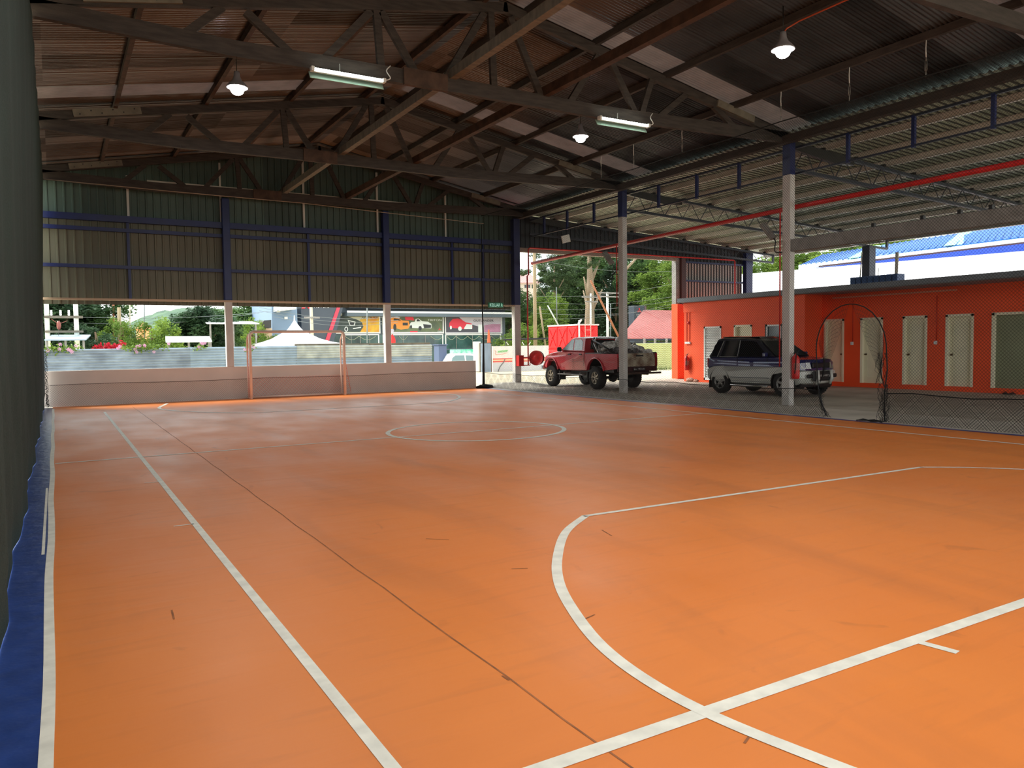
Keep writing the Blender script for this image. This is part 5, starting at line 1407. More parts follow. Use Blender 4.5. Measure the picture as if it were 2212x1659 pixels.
def pole(u0, v0, u1, v1, Y, r, col, label, name='utility_pole', cat='pole', arms=()):
    a = atY(u0, v0, Y); b = atY(u1, v1, Y)
    if v0 > 744 or a.z < 2.2:
        d = (b - a); a = a - d*((a.z)/d.z) if abs(d.z) > 1e-6 else a
    t = thing(name, label, cat, (a.x, Y, a.z))
    mb = MB(); mb.smooth = True; mb.cyl(a, b, r, r*0.8, n=10); build('shaft', mb, col, t)
    for v, w in arms:
        z = atY(u0, v, Y).z; x = a.x + (b.x-a.x)*(z-a.z)/(b.z-a.z); mb = MB(); mb.box(x-w, Y-0.16, z-0.05, x+w, Y-0.08, z+0.05); build('crossarm', mb, M_galv, t)
    return t
C_tan = mat('tan_pole', S(166, 148, 116), 0.8, var=0.25, scale=3, stretch=(1, 1, .3)); C_wh = mat('white_pole', S(226, 232, 226), 0.6); C_br = mat('rust_pole', S(160, 104, 72), 0.8); C_cr = mat('cream_pole', S(196, 190, 168), 0.7); C_gy = mat('grey_pole', S(120, 128, 128), 0.7)
pole(259, 745, 257, 664, 44, 0.10, C_tan, 'short tan pole left of the orange tiled roof')
pole(246, 745, 245, 640, 46, 0.06, C_br, 'thin rusty pole just left of the short tan pole')
pole(281, 730, 280, 640, 46, 0.045, C_cr, 'thin cream pole just right of the short tan pole')
pole(312, 745, 312, 640, 46, 0.03, C_gy, 'thin grey pole in front of the orange tiled roof')
pole(675, 745, 671, 640, 45, 0.11, C_cr, 'cream concrete pole in front of the showroom, right of the tent', arms=((686, 0.45),))
pole(793, 745, 793, 664, 50, 0.05, C_gy, 'thin grey pole in front of the yellow banner')
pole(1157, 795, 1154, 535, 40, 0.12, C_tan, 'tall tan pole at the left of the wide doorway')
pole(1276, 745, 1276, 634, 48, 0.08, C_wh, 'white pole beside the thickest tree trunk', arms=((642, 0.9), (652, 0.6)))
pole(1313, 745, 1312, 631, 46, 0.11, C_wh, 'thick white pole left of the column in front of the pickup', arms=((633, 1.1), (641, 1.0)))
pole(1319, 745, 1319, 655, 50, 0.04, C_gy, 'thin grey pole just right of the thick white pole')
pole(1203, 700, 1202, 620, 54, 0.05, C_gy, 'thin grey pole left of the thickest tree trunk')
pole(1340, 735, 1276, 606, 45, 0.09, C_br, 'long brown pole leaning across the white poles', 'leaning_pole')
pole(1208, 706, 1183, 660, 50, 0.06, C_wh, 'short pale pole leaning left above the red water tank', 'leaning_pole')
pole(1177, 740, 1166, 662, 50, 0.09, C_tan, 'leaning tan stump pole between the tall tan pole and the red tank', 'leaning_pole')
pole(1350, 705, 1368, 728, 46, 0.03, C_wh, 'thin white stay rod beside the sign tower', 'leaning_pole')
pole(1345, 590, 1376, 556, 52, 0.12, M_bark, 'bare pale branch leaning right behind the column', 'bare_branch', 'branch')
# overhead wires
W = [(1150, 640, 1460, 612), (1150, 652, 1460, 640), (1150, 667, 1460, 648), (1150, 676, 1460, 662), (1150, 560, 1460, 586), (1170, 690, 1460, 655), (98, 683, 690, 660), (560, 664, 860, 684), (560, 671, 860, 692), (590, 684, 860, 696), (98, 694, 560, 676)]
for i, (u0, v0, u1, v1) in enumerate(W):
    Y = 44 + (i % 3); a = atY(u0, v0, Y); b = atY(u1, v1, Y)
    mb = MB(); mb.tube([a.lerp(b, j/10) - Z_*0.35*math.sin(math.pi*j/10) for j in range(11)], 0.010, n=4)
    single('power_line', mb, C_gy, ['highest sloping wire in the middle of the wide doorway', 'second wire crossing the white poles', 'third wire crossing the white poles', 'fourth wire crossing the white poles',
        'wire near the top of the wide doorway', 'lowest wire crossing the white poles', 'upper wire over the left half of the long opening', 'top wire in front of the showroom', 'middle wire in front of the showroom',
        'lowest wire in front of the showroom', 'lower wire over the left half of the long opening'][i], 'wire', 'overhead wires across the road')

# yard wall with red stripes, gate post, zinc gate
WY = 37.6
t = thing('yard_wall', 'white yard wall with two red stripes beyond the doorway', 'wall', (24, WY, 0))
a = atY(1064, 748, WY); b = atY(1240, 744, WY)
M_ywall = mat('yard_wall_white', S(238, 238, 232), 0.8, var=0.12, scale=1)
mb = MB(); mb.box(a.x, WY, -0.03, b.x, WY+0.15, a.z); build('wall_body', mb, M_ywall, t)
for v0, v1 in ((774.5, 777), (780, 783)):
    z1 = atY(1064, v0, WY).z; z0 = atY(1064, v1, WY).z; mb = MB(); mb.box(a.x, WY-0.006, z0, b.x, WY+0.001, z1); build('red_stripe', mb, mat('stripe_red%d' % int(v0), S(226, 104, 96), 0.7), t)
mb = MB(); z1 = atY(1064, 777, WY).z; z0 = atY(1064, 780, WY).z; mb.box(a.x, WY-0.005, z0, b.x, WY+0.001, z1); build('cream_stripe', mb, mat('stripe_cream', S(246, 214, 176), 0.7), t)
mb = MB(); z1 = atY(1064, 784, WY).z; mb.box(a.x, WY-0.005, -0.03, b.x, WY+0.001, z1); build('grey_base', mb, mat('wall_grey_base', S(206, 214, 220), 0.8), t)
mb = MB()
p = atY(1075, 768, WY-0.01)
rs = random.Random(3)
for i in range(9):
    u = 1075 + i*2.4; c = atY(u, 760 - i*0.25, WY-0.01); mb.tube([c + Vector((0, 0, -0.07)), c + Vector((0.03, 0, 0.07)), c + Vector((0.05, 0, -0.03)), c + Vector((0.08, 0, 0.05))], 0.012, n=4)
build('green_script', mb, mat('faded_green_paint', S(150, 226, 160), 0.8), t)
mb = MB(); mb.tube([atY(1073, 766, WY-.01), atY(1085, 765, WY-.01), atY(1096, 762, WY-.01)], 0.014, n=4)
mb.tube([atY(1069, 757, WY-.01), atY(1072, 760, WY-.01), atY(1070, 764, WY-.01), atY(1073, 767, WY-.01)], 0.02, n=4); build('red_flourish', mb, mat('faded_red_paint', S(236, 170, 160), 0.8), t)
mb = MB(); mb.smooth = True; mb.tube([atY(1076, 803, WY-.02), atY(1080, 792, WY-.02), atY(1087, 784, WY-.02), atY(1091, 776, WY-.02)], 0.025, n=5); build('crack_cable', mb, C_gy, t)
mb = MB()
for u in (1098, 1108, 1132, 1142):
    mb.beam(atY(u, 745, WY+.05), atY(u + (3 if u in (1108, 1142) else -3)*1.3, 739, WY+.05), 0.03, 0.03)
build('wire_brackets', mb, M_plastic_w, t)
mb = MB(); mb.smooth = True; pa = atY(1088, 734, WY+.6); pb = atY(1300, 728, WY+.6); mb.tube([pa, pb], 0.05, n=8)
for f in (0.02, 0.5, 0.98):
    q = pa.lerp(pb, f); mb.cyl((q.x, q.y, -0.03), q, 0.03, n=8)
single('black_pipe', mb, M_blackm, 'thick black pipe running above the white yard wall', 'pipe')
t = thing('zinc_gate', 'narrow blue grey zinc gate beside the white gate post', 'gate', (20.5, 37.0, 0))
a = atY(1038, 742, 37.0); b = atY(1059, 742, 37.0)
mb = MB(); x = a.x
while x < b.x:
    mb.poly([(x, 37.0, 0), (x+0.035, 36.97, 0), (x+0.035, 36.97, a.z), (x, 37.0, a.z)]); mb.poly([(x+0.035, 36.97, 0), (x+0.07, 37.0, 0), (x+0.07, 37.0, a.z), (x+0.035, 36.97, a.z)]); x += 0.07
build('gate_sheet', mb, M_zincB, t)
mb = MB(); mb.box(a.x-0.03, 37.02, 0, a.x+0.02, 37.07, a.z+0.03); mb.box(b.x, 37.02, 0, b.x+0.1, 37.07, a.z+0.03); mb.box(a.x, 37.02, a.z-0.02, b.x+0.1, 37.07, a.z+0.04); build('gate_frame', mb, M_timber_pale, t)
a = atY(1025, 738, 37.2); b = atY(1037, 738, 37.2)
mb = MB(); mb.bbox(a.x, 37.1, 0, b.x, 37.4, a.z, 0.02); single('gate_post', mb, M_ywall, 'white gate post between the white car and the zinc gate', 'post')
mb = MB(); p = atY(1056, 738, 38.4); mb.lathe([(0.20, 0), (0.20, 0.05), (0.16, 0.05), (0.10, p.z), (0.04, p.z+0.7), (0, p.z+0.7)], (p.x, 38.4, -0.03), n=14)
single('orange_marker', mb, mat('orange_marker_paint', S(226, 110, 70), 0.6), 'tapered orange post standing behind the zinc gate', 'marker post')
mb = MB(); a = atY(948, 746, 40); b = atY(965, 746, 40); mb.bbox(a.x, 40, -0.45, b.x, 40.7, a.z, 0.03); mb.box(a.x-0.05, 39.95, a.z, b.x+0.05, 40.75, a.z+0.06)
single('blue_cabinet', mb, mat('slate_blue_paint', S(78, 94, 124), 0.5), 'slate blue cabinet left of the white car', 'cabinet')
t = thing('low_banner', 'green and white banner on a rail behind the white car', 'banner', (19.5, 41, 0))
a = atY(972, 755, 41); b = atY(1024, 775, 41)
mb = MB(); mb.box(a.x, 41, b.z, b.x, 41.03, a.z); build('cloth', mb, mat('green_banner', S(64, 190, 146), 0.6, var=0.5, scale=3, col2=S(210, 236, 226)), t)
mb = MB(); mb.box(a.x-0.3, 41.03, a.z-0.02, b.x, 41.08, a.z+0.05); mb.box(a.x-0.3, 41.03, -0.45, a.x-0.24, 41.08, a.z); mb.box(b.x-.06, 41.03, -0.45, b.x, 41.08, a.z); build('rail', mb, M_greyd, t)
p = atY(847, 738, 44); mb = MB(); mb.smooth = True; mb.blob((p.x, 44, p.z), 0.30, 5, 0.2, (0.7, 0.4, 1.3)); mb.cyl((p.x, 44, 0), (p.x, 44, p.z), 0.02, n=6)
single('red_flag', mb, mat('red_flag_cloth', S(240, 40, 40), 0.6), 'bright red bunched flag right of the second white column', 'flag')

# red sectional water tank
t = thing('water_tank', 'red sectional water tank with a white rim and ladder', 'water tank', (22.0, 32, 0))
TY = 31.0; a = atY(1248, 703, TY); b = atY(1291, 704, TY); zt = a.z; r_ = ray(1185, 740); YB = a.x*r_.y/r_.x
M_tank = mat('tank_red', S(240, 36, 40), 0.45, var=0.08, scale=2)
mb = MB(); mb.box(a.x, TY, -0.03, b.x, YB, zt); build('tank_body', mb, M_tank, t)
ph = (zt-0.05)/2
def tank_panel(P0, du, n0, z0):
    """one embossed panel: corner P0, along du, raised outward by n0"""
    mb = MB(); P0, du, n0 = Vector(P0), Vector(du), Vector(n0); L_ = du.length; e = du/L_
    def pt(f, g, o): q = P0 + du*f + n0*o; return Vector((q.x, q.y, z0 + ph*g))
    k = 0.04
    mb.add([pt(k, k, 0), pt(1-k, k, 0), pt(1-k, 1-k, 0), pt(k, 1-k, 0), pt(2*k, 2*k, 0.04), pt(1-2*k, 2*k, 0.04), pt(1-2*k, 1-2*k, 0.04), pt(2*k, 1-2*k, 0.04)],
           [(4,5,6,7), (0,1,5,4), (1,2,6,5), (2,3,7,6), (3,0,4,7), (3,2,1,0)])
    for f0, g0, f1, g1 in ((0.18, 0.15, 0.82, 0.85), (0.82, 0.15, 0.18, 0.85)):
        mb.beam(pt(f0, g0, 0.05), pt(f1, g1, 0.05), 0.04, 0.07, up=(0, 0, 1))
    mb.beam(pt(0, 0.0, 0.02), pt(0, 1, 0.02), 0.03, 0.03); mb.beam(pt(0, 0.0, 0.02), pt(1, 0, 0.02), 0.03, 0.03)
    build('tank_panel', mb, M_tank, t)
for j in range(2):
    z0 = 0.05 + j*ph
    tank_panel((a.x, TY, 0), (b.x-a.x, 0, 0), (0, -1, 0), z0)
    for i in range(3): tank_panel((a.x, TY + (YB-TY)*i/3, 0), (0, (YB-TY)/3, 0), (-1, 0, 0), z0)
mb = MB(); mb.box(a.x-0.07, TY-0.07, zt, b.x+0.04, YB, zt+0.07); build('rim', mb, M_plastic_w, t)
mb = MB(); mb.smooth = True; px_ = a.x-0.02; mb.tube([(px_, TY-0.15, 0.0), (px_, TY-0.15, zt+0.25), (px_+0.18, TY-0.10, zt+0.27), (px_+0.2, TY+0.2, zt+0.1)], 0.04, n=8); build('fill_pipe', mb, M_plastic_w, t)
mb = MB(); x0 = atY(1264, 700, TY-.2).x; x1 = atY(1276, 700, TY-.2).x
for x in (x0, x1): mb.cyl((x, TY-0.2, 0.0), (x, TY-0.2, zt+0.3), 0.018, n=6)
for k in range(7): mb.cyl((x0, TY-0.2, 0.35+k*0.3), (x1, TY-0.2, 0.35+k*0.3), 0.012, n=6)
build('ladder', mb, mat('pink_white_paint', S(240, 200, 190), 0.5), t)

# shed with a faded red roof, and the pale green corrugated fence before it
t = thing('red_roof_shed', 'shed with a faded red ribbed roof beyond the pickup bed', 'shed', (34, 45, 0))
M_pink = mat('faded_red_roofing', S(186, 112, 108), 0.6, var=0.15, scale=1.5)
p0 = atY(1336, 732, 44); p1 = atY(1500, 732, 44); p3 = atY(1463, 672, 50); p2 = Vector((p1.x, p3.y, p3.z))
mb = MB(); mb.prism([p0, p1, p2, p3], (0, 0, 0.05)); build('roof', mb, M_pink, t)
for i in range(18):
    f = (i+0.5)/18; a = p0.lerp(p1, f); d = (p2-p1); L_ = min(1.0, max(0.02, (a.x - p0.x)/(p3.x - p0.x)*1.0)) if a.x < p3.x else 1.0
    mb = MB(); e = a + Vector((d.x*0 + (p3.x-p0.x)*0.0, d.y, d.z))*min(1, L_); mb.beam(a + Z_*0.07, e + Z_*0.07, 0.05, 0.04); build('roof_rib', mb, M_pink, t)
mb = MB(); mb.box(p0.x+0.4, 44.6, 0, p1.x, 44.7, p0.z-0.25); build('wall', mb, M_greyd, t)
mb = MB(); mb.box(p0.x+0.1, 43.98, p0.z-0.16, p1.x, 44.05, p0.z-0.02); build('eave_board', mb, M_dark, t)
t = thing('green_fence', 'pale green corrugated fence behind the pickup', 'fence', (25.5, 33, 0))
a = atY(1380, 741, 33.0); b = atY(1500, 741, 33.0)
mb = MB(); hcorr(mb, a.x-2.5, b.x, 33.0, -0.03, a.z, 0.11, 0.02); build('fence_sheet', mb, mat('pale_green_sheet', S(198, 208, 150), 0.6, var=0.1, scale=2), t)
for u in (1392, 1415, 1440):
    mb = MB(); p = atY(u, 736, 33.1); mb.box(p.x-0.05, 33.06, 0, p.x+0.05, 33.14, p.z+0.12); build('fence_post', mb, M_galv, t)
mb = MB()
for k in range(120):
    r_ = random.Random(k); x = a.x + r_.uniform(-0.5, 3.5); mb.poly([(x-.015, 32.8, -0.03), (x+.015, 32.8, -0.03), (x + r_.uniform(-.08, .08), 32.75 + r_.uniform(-.1, .1), r_.uniform(0.06, 0.22))])
single('grass_tuft', mb, L_mid, 'green grass growing along the foot of the pale green fence', 'grass', kind='stuff')

# tall dark sign tower
SY = 52.0
t = thing('sign_tower', 'tall dark sign tower with a red three diamond emblem', 'sign', (42.9, SY, 0))
a = atY(1370, 660, SY); b = atY(1390, 660, SY)
mb = MB(); mb.bbox(a.x, SY, 0, b.x+0.3, SY+0.8, a.z, 0.03); build('tower', mb, M_greyd, t)
mb = MB(); mb.box(b.x+0.1, SY-.03, 0, b.x+0.3, SY, a.z); build('side_strip', mb, mat('brown_strip', S(104, 84, 90), 0.5), t)
mb = MB(); c = atY(1381, 671, SY-.02); diamonds(mb, c, 0.27, SY-.02); build('emblem', mb, M_redlogo, t)
mb = MB(); o = atY(1374.5, 681, SY-.02); e = atY(1388.5, 681, SY-.02); text_mb(mb, 'MITSUBISHI', o, X_, Z_, 0.09, e.x-o.x); o = atY(1376.5, 685, SY-.02); e = atY(1387, 685, SY-.02); text_mb(mb, 'MOTORS', o, X_, Z_, 0.10, e.x-o.x); build('lettering', mb, M_plastic_w, t)
mb = MB(); p0 = atY(1437, 659, 70); p1 = atY(1475, 655, 70); p2 = atY(1475, 646, 74); mb.prism([p0, p1, p2], (0, 0, 0.08)); q = atY(1442, 661, 70); mb.box(q.x, 70.3, 0, p1.x, 73, q.z)
single('white_roof_house', mb, wm, 'corner of a white roofed house above the red shed roof', 'house')
# ------------------------------------------------------------------ vehicles
def shell(mb, profile, half, f, slices=(-1, -0.94, -0.75, 0, 0.75, 0.94, 1), inset=(0.035, 0.010, 0, 0, 0, 0.010, 0.035), mi_side=None, zmid=None):
    """profile: closed list of (x, z); swept across the width with rounded flanks. f(x, z, s) -> (x, y, z)"""
    n = len(profile); rings = []
    cx = sum(p[0] for p in profile)/n; cz = sum(p[1] for p in profile)/n
    for s, ins in zip(slices, inset):
        ring = []
        for i, (x, z) in enumerate(profile):
            a = profile[i-1]; b = profile[(i+1) % n]
            t = Vector((b[0]-a[0], b[1]-a[1])); 
            if t.length > 1e-6: t.normalize()
            nx, nz = -t.y, t.x            # inward for counter-clockwise profiles
            ring.append(f(x + nx*ins, z + nz*ins, s*half))
        rings.append(ring)
    k = len(mb.v)
    for r in rings: mb.v += [tuple(p) for p in r]
    for a in range(len(rings)-1):
        for i in range(n):
            j = (i+1) % n; mb.f.append([k + a*n + i, k + a*n + j, k + (a+1)*n + j, k + (a+1)*n + i]); mb.m.append(mb.mi); mb.sm.append(False)
    mb.f.append([k + i for i in range(n)][::-1]); mb.m.append(mb.mi); mb.sm.append(False)
    mb.f.append([k + (len(rings)-1)*n + i for i in range(n)]); mb.m.append(mb.mi); mb.sm.append(False)
def arch(cx, r, z0, n=12, rev=False):
    """points of a wheel arch going from front (right) to back (left), open at z0"""
    a0 = math.asin(max(-1, min(1, (z0 - 0)/r)))
    return a0
def wheel(parent, x, y, r, w, side, rim, tyre=None, name='wheel', spokes=5, rimr=0.58):
    t = MB(); t.smooth = True; s = side
    prof = [(r*rimr, -w/2), (r*0.86, -w/2-0.005), (r*0.97, -w/2*0.82), (r, -w/2*0.55), (r, w/2*0.55), (r*0.97, w/2*0.82), (r*0.86, w/2+0.005), (r*rimr, w/2)]
    t.lathe([(a, b) for a, b in prof], (x, y, r), 'y', 30)
    t.smooth = False
    for k in range(30):
        a = 2*math.pi*k/30; c, sn = math.cos(a), math.sin(a)
        for q in (-1, 1):
            cx, cz = x + sn*r*1.0, r + c*r*1.0
            t.beam((cx, y + q*w*0.10, cz), (x + math.sin(a+.06)*r, y + q*w*0.36, r + math.cos(a+.06)*r), 0.035, 0.022, up=(sn, 0, c))
    o = build(name, t, tyre or M_black, parent, True)
    m = MB(); m.smooth = True; yo = y + s*w*0.30
    m.lathe([(r*rimr+0.003, s*(-w*0.55)), (r*rimr+0.003, s*w*0.18), (r*rimr-0.02, s*w*0.16), (r*rimr-0.03, -s*0.02)], (x, yo, r), 'y', 30)
    m.smooth = False
    for k in range(spokes):
        a = 2*math.pi*k/spokes + 0.3
        p = Vector((x + math.cos(a)*r*0.10, yo, r + math.sin(a)*r*0.10)); q = Vector((x + math.cos(a)*r*(rimr-0.04), yo + s*w*0.05, r + math.sin(a)*r*(rimr-0.04)))
        m.beam(p, q, 0.05 if spokes > 5 else 0.062, 0.03, up=(0, 1, 0))
    m.smooth = True; m.lathe([(0, s*0.035), (r*0.12, s*0.03), (r*0.16, s*0.0), (r*0.16, -s*0.04)], (x, yo, r), 'y', 18)
    build('rim', m, rim, o, True)
    d = MB(); d.lathe([(0, -s*0.05), (r*rimr-0.02, -s*0.05)], (x, yo, r), 'y', 24); d.lathe([(0, -s*w*0.6), (r*rimr+0.002, -s*w*0.6)], (x, yo, r), 'y', 24); build('brake_drum', d, M_blackm, o, True)
    return o
def arc_pts(cx, cz, r, a0, a1, n=12):
    return [(cx + r*math.cos(math.radians(a0 + (a1-a0)*i/n)), cz + r*math.sin(math.radians(a0 + (a1-a0)*i/n))) for i in range(n+1)]
def side_patch(mb, pts, y, s, out=0.006, f=None):
    """flat shape (x, z) lying on the flank at y(s), slightly proud of it"""
    q = [f(x, z, s) if f else (x, y, z) for x, z in pts]
    q = [Vector(p) + Vector((0, s*out, 0)) for p in q]
    if s > 0: q = q[::-1]
    mb.poly(q)
    k = [Vector(p) - Vector((0, s*out*1.5, 0)) for p in q]
    n = len(q)
    for i in range(n): mb.poly([q[(i+1) % n], q[i], k[i], k[(i+1) % n]])

# --- red pickup, rear axle at x = 0, front to +x
M_tred = mat('truck_red', S(214, 48, 62), 0.35, var=0.18, scale=2.0, coat=0.6)
M_tgate = mat('rusty_white_tailgate', S(190, 182, 160), 0.6, var=0.9, scale=3.5, col2=S(104, 62, 40))
M_rim1 = mat('worn_alloy', S(196, 184, 164), 0.4, metal=0.5, var=0.3, scale=20)
M_glasst = mat('truck_glass', S(168, 196, 204), 0.12, spec=0.8)
TR = thing('pickup_truck', 'dirty red double cab pickup with a loaded bed in the wide doorway', 'pickup truck', (15.98, 20.35, 0), math.radians(89.5))
hw = 0.815; WB = 2.78; WR = 0.365
def ft(x, z, y):
    k = 1.0
    if z > 1.20: k -= 0.16*(z-1.20)/0.5
    if z < 0.62: k -= 0.05
    s = abs(y)/hw
    if x > 2.6: x -= 0.10*s*s*(x-2.6)/0.8; k -= 0.10*(x-2.6)/0.8
    return (x, y*k, z)
RA = 0.47
low = [(-1.20, 0.66), (-0.55, 0.60)] + [(x, z) for x, z in arc_pts(0, 0.52, RA, 165, 15, 10)] + [(0.55, 0.58), (2.20, 0.56)] + \
      [(x, z) for x, z in arc_pts(WB, 0.52, RA, 168, 12, 10)] + [(3.30, 0.62), (3.42, 0.66), (3.44, 0.95), (3.36, 1.08), (3.0, 1.17), (2.45, 1.235), (2.16, 1.26)]
body_front = [(0.62, 0.575), (2.22, 0.56)] + arc_pts(WB, 0.52, RA, 168, 12, 10) + [(3.32, 0.62), (3.43, 0.68), (3.45, 0.95), (3.36, 1.08), (3.0, 1.165), (2.45, 1.225), (2.12, 1.25), (0.62, 1.22)]
mb = MB(); shell(mb, body_front, hw, ft); build('front_body', mb, M_tred, TR, True)
# cabin with roof, pillars and glass
cab = [(0.66, 1.20), (2.14, 1.24), (1.62, 1.665), (1.40, 1.71), (0.95, 1.715), (0.72, 1.67)]
mb = MB(); shell(mb, cab, hw*0.985, ft); build('cabin', mb, M_tred, TR, True)
for s in (-1, 1):
    f_ = lambda x, z, s_: ft(x, z, s_*hw*0.985)
    for nm, pts in (('front_side_window', [(1.38, 1.27), (2.0, 1.27), (1.60, 1.61), (1.43, 1.63)]), ('rear_side_window', [(0.80, 1.27), (1.30, 1.27), (1.36, 1.63), (0.98, 1.63), (0.86, 1.55)])):
        mb = MB(); side_patch(mb, pts, 0, s, 0.008, f_); build(nm, mb, M_glasst, TR, True)
    f2 = lambda x, z, s_: ft(x, z, s_*hw)
    mb = MB()
    for pts in ([(1.345, 0.62), (1.355, 0.62), (1.355, 1.22), (1.345, 1.22)], [(2.18, 0.62), (2.19, 0.62), (2.19, 1.22), (2.18, 1.22)], [(0.68, 0.75), (0.69, 0.75), (0.69, 1.22), (0.68, 1.22)]):
        side_patch(mb, pts, 0, s, 0.003, f2)
    build('door_gap', mb, M_blackm, TR, True)
    mb = MB(); side_patch(mb, [(0.66, 0.885), (3.0, 0.885), (3.0, 0.905), (0.66, 0.905)], 0, s, 0.005, f2); side_patch(mb, [(0.66, 0.945), (3.0, 0.945), (3.0, 0.955), (0.66, 0.955)], 0, s, 0.005, f2); build('side_moulding', mb, mat('moulding_pink%d' % s, S(196, 110, 110), 0.5), TR, True)
    for x in (0.80, 1.48):
        mb = MB(); mb.bbox(x, s*hw-0.015, 1.105, x+0.16, s*hw+0.02, 1.15, 0.008); build('door_handle', mb, M_blackm, TR, True)
    # side mirror
    mb = MB(); mb.bbox(1.98, s*(hw+0.03), 1.22, 2.08, s*(hw+0.20), 1.38, 0.03); mb.beam((2.05, s*(hw-0.03), 1.27), (2.04, s*(hw+0.06), 1.28), 0.05, 0.03); build('side_mirror', mb, M_blackm, TR, True)
    # running board
    mb = MB(); mb.bbox(0.62, s*(hw-0.02)-0.03, 0.43, 2.2, s*(hw+0.10), 0.465, 0.01); mb.box(0.9, s*0.55, 0.44, 0.94, s*hw, 0.52); mb.box(1.9, s*0.55, 0.44, 1.94, s*hw, 0.52); build('running_board', mb, M_galv, TR, True)
    # wheel arch lips
    for cx in (0, WB):
        mb = MB(); mb.smooth = True; mb.tube([(x, s*(hw+0.012), z) for x, z in arc_pts(cx, 0.52, RA+0.02, 170, 10, 14)], 0.028, n=8); build('arch_flare', mb, M_tred, TR, True)
# windscreen and rear window
mb = MB(); mb.prism([ft(2.09, 1.29, -hw*0.88), ft(2.09, 1.29, hw*0.88), ft(1.66, 1.645, hw*0.86), ft(1.66, 1.645, -hw*0.86)], (0.012, 0, 0.012)); build('windscreen', mb, M_glasst, TR, True)
mb = MB(); mb.prism([ft(0.66, 1.30, -hw*0.7), ft(0.72, 1.60, -hw*0.68), ft(0.72, 1.60, hw*0.68), ft(0.66, 1.30, hw*0.7)], (-0.01, 0, 0)); build('rear_window', mb, M_glass_dark, TR, True)
# bed: side panels, floor, tailgate
for s in (-1, 1):
    pr = [(-1.20, 0.68), (-0.56, 0.62)] + arc_pts(0, 0.52, RA, 168, 12, 10) + [(0.60, 0.60), (0.60, 1.15), (-1.20, 1.15)]
    mb = MB(); mb.prism([(x, s*hw*(0.985 if z < 0.75 else 1.0), z) for x, z in pr], (0, -s*0.06, 0)); build('bed_side', mb, M_tred, TR, True)
    mb = MB(); mb.smooth = True; mb.tube([(-1.18, s*(hw-0.03), 1.16), (0.60, s*(hw-0.03), 1.16)], 0.03, n=8); build('bed_rail', mb, M_blackm, TR, True)
    mb = MB(); side_patch(mb, [(-1.1, 0.885), (-0.5, 0.885), (-0.5, 0.905), (-1.1, 0.905)], hw*s, s, 0.004); build('side_moulding', mb, MATS['moulding_pink%d' % s], TR, True)
    mb = MB(); mb.bbox(-1.235, s*(hw-0.13), 0.74, -1.19, s*(hw-0.015), 1.02, 0.01); build('tail_lamp', mb, mat('tail_lamp_red%d' % s, S(140, 40, 28), 0.3), TR, True)
mb = MB(); mb.box(-1.15, -hw+.06, 0.70, 0.60, hw-.06, 0.74); mb.box(0.56, -hw+.06, 0.70, 0.60, hw-.06, 1.15); build('bed_floor', mb, M_blackm, TR, True)
mb = MB(); mb.bbox(-1.245, -hw+0.13, 0.74, -1.19, hw-0.13, 1.16, 0.012); tg = build('tailgate', mb, M_tgate, TR, True)
mb = MB(); mb.bbox(-1.27, -0.20, 1.06, -1.24, 0.10, 1.105, 0.01); build('tailgate_handle', mb, M_blackm, tg, True)
mb = MB(); mb.bbox(-1.22, -hw+0.02, 0.58, -1.17, hw-0.02, 0.75, 0.01); build('rear_panel', mb, mat('dark_rust_red', S(64, 24, 24), 0.6), TR, True)
mb = MB(); mb.bbox(-1.42, -hw+0.0, 0.50, -1.32, hw-0.0, 0.56, 0.012); mb.box(-1.34, -0.45, 0.50, -1.1, -0.40, 0.58); mb.box(-1.34, 0.40, 0.50, -1.1, 0.45, 0.58); build('rear_bumper', mb, M_timber_red, TR, True)
mb = MB(); mb.bbox(-1.28, -0.27, 0.60, -1.255, 0.23, 0.71, 0.005); pl_ = build('number_plate', mb, M_blackm, TR, True)
mb = MB(); text_mb(mb, 'EA 1974 B', (-1.282, 0.20, 0.63), Vector((0, -1, 0)), Z_, 0.055, 0.42); build('plate_lettering', mb, M_plastic_w, pl_, True)
# chassis
mb = MB()
for s in (-1, 1): mb.box(-1.2, s*0.42-0.04, 0.46, 3.25, s*0.42+0.04, 0.58)
mb.cyl((0, -0.68, WR), (0, 0.68, WR), 0.05, n=10); mb.cyl((WB, -0.68, WR), (WB, 0.68, WR), 0.04, n=10); mb.blob((0, 0.1, WR), 0.16, 1, 0.05); mb.box(1.0, -0.3, 0.40, 2.4, 0.3, 0.56)
mb.box(-0.9, -0.72, 0.55, 0.6, 0.72, 0.70); mb.box(2.1, -0.60, 0.5, 3.3, 0.60, 1.0)
mb.box(0.52, -0.78, 0.22, 0.56, -0.5, 0.55); mb.box(0.52, 0.5, 0.22, 0.56, 0.78, 0.55); mb.box(2.26, -0.78, 0.24, 2.30, -0.52, 0.55); mb.box(2.26, 0.52, 0.24, 2.30, 0.78, 0.55)
build('chassis', mb, M_blackm, TR, True)
for x in (0, WB):
    for s in (-1, 1): wheel(TR, x, s*0.725, WR, 0.25, s, M_rim1, spokes=6, rimr=0.56)
# front details
mb = MB(); mb.bbox(3.36, -hw+0.03, 0.56, 3.53, hw-0.03, 0.76, 0.04); build('front_bumper', mb, M_chrome, TR, True)
for s in (-1, 1):
    mb = MB(); mb.bbox(3.30, s*0.52-0.13, 0.84, 3.42, s*0.52+0.15, 1.0, 0.02); build('headlamp', mb, M_plastic_w, TR, True)
mb = MB(); mb.bbox(3.37, -0.36, 0.82, 3.44, 0.36, 1.02, 0.02); build('grille', mb, M_blackm, TR, True)
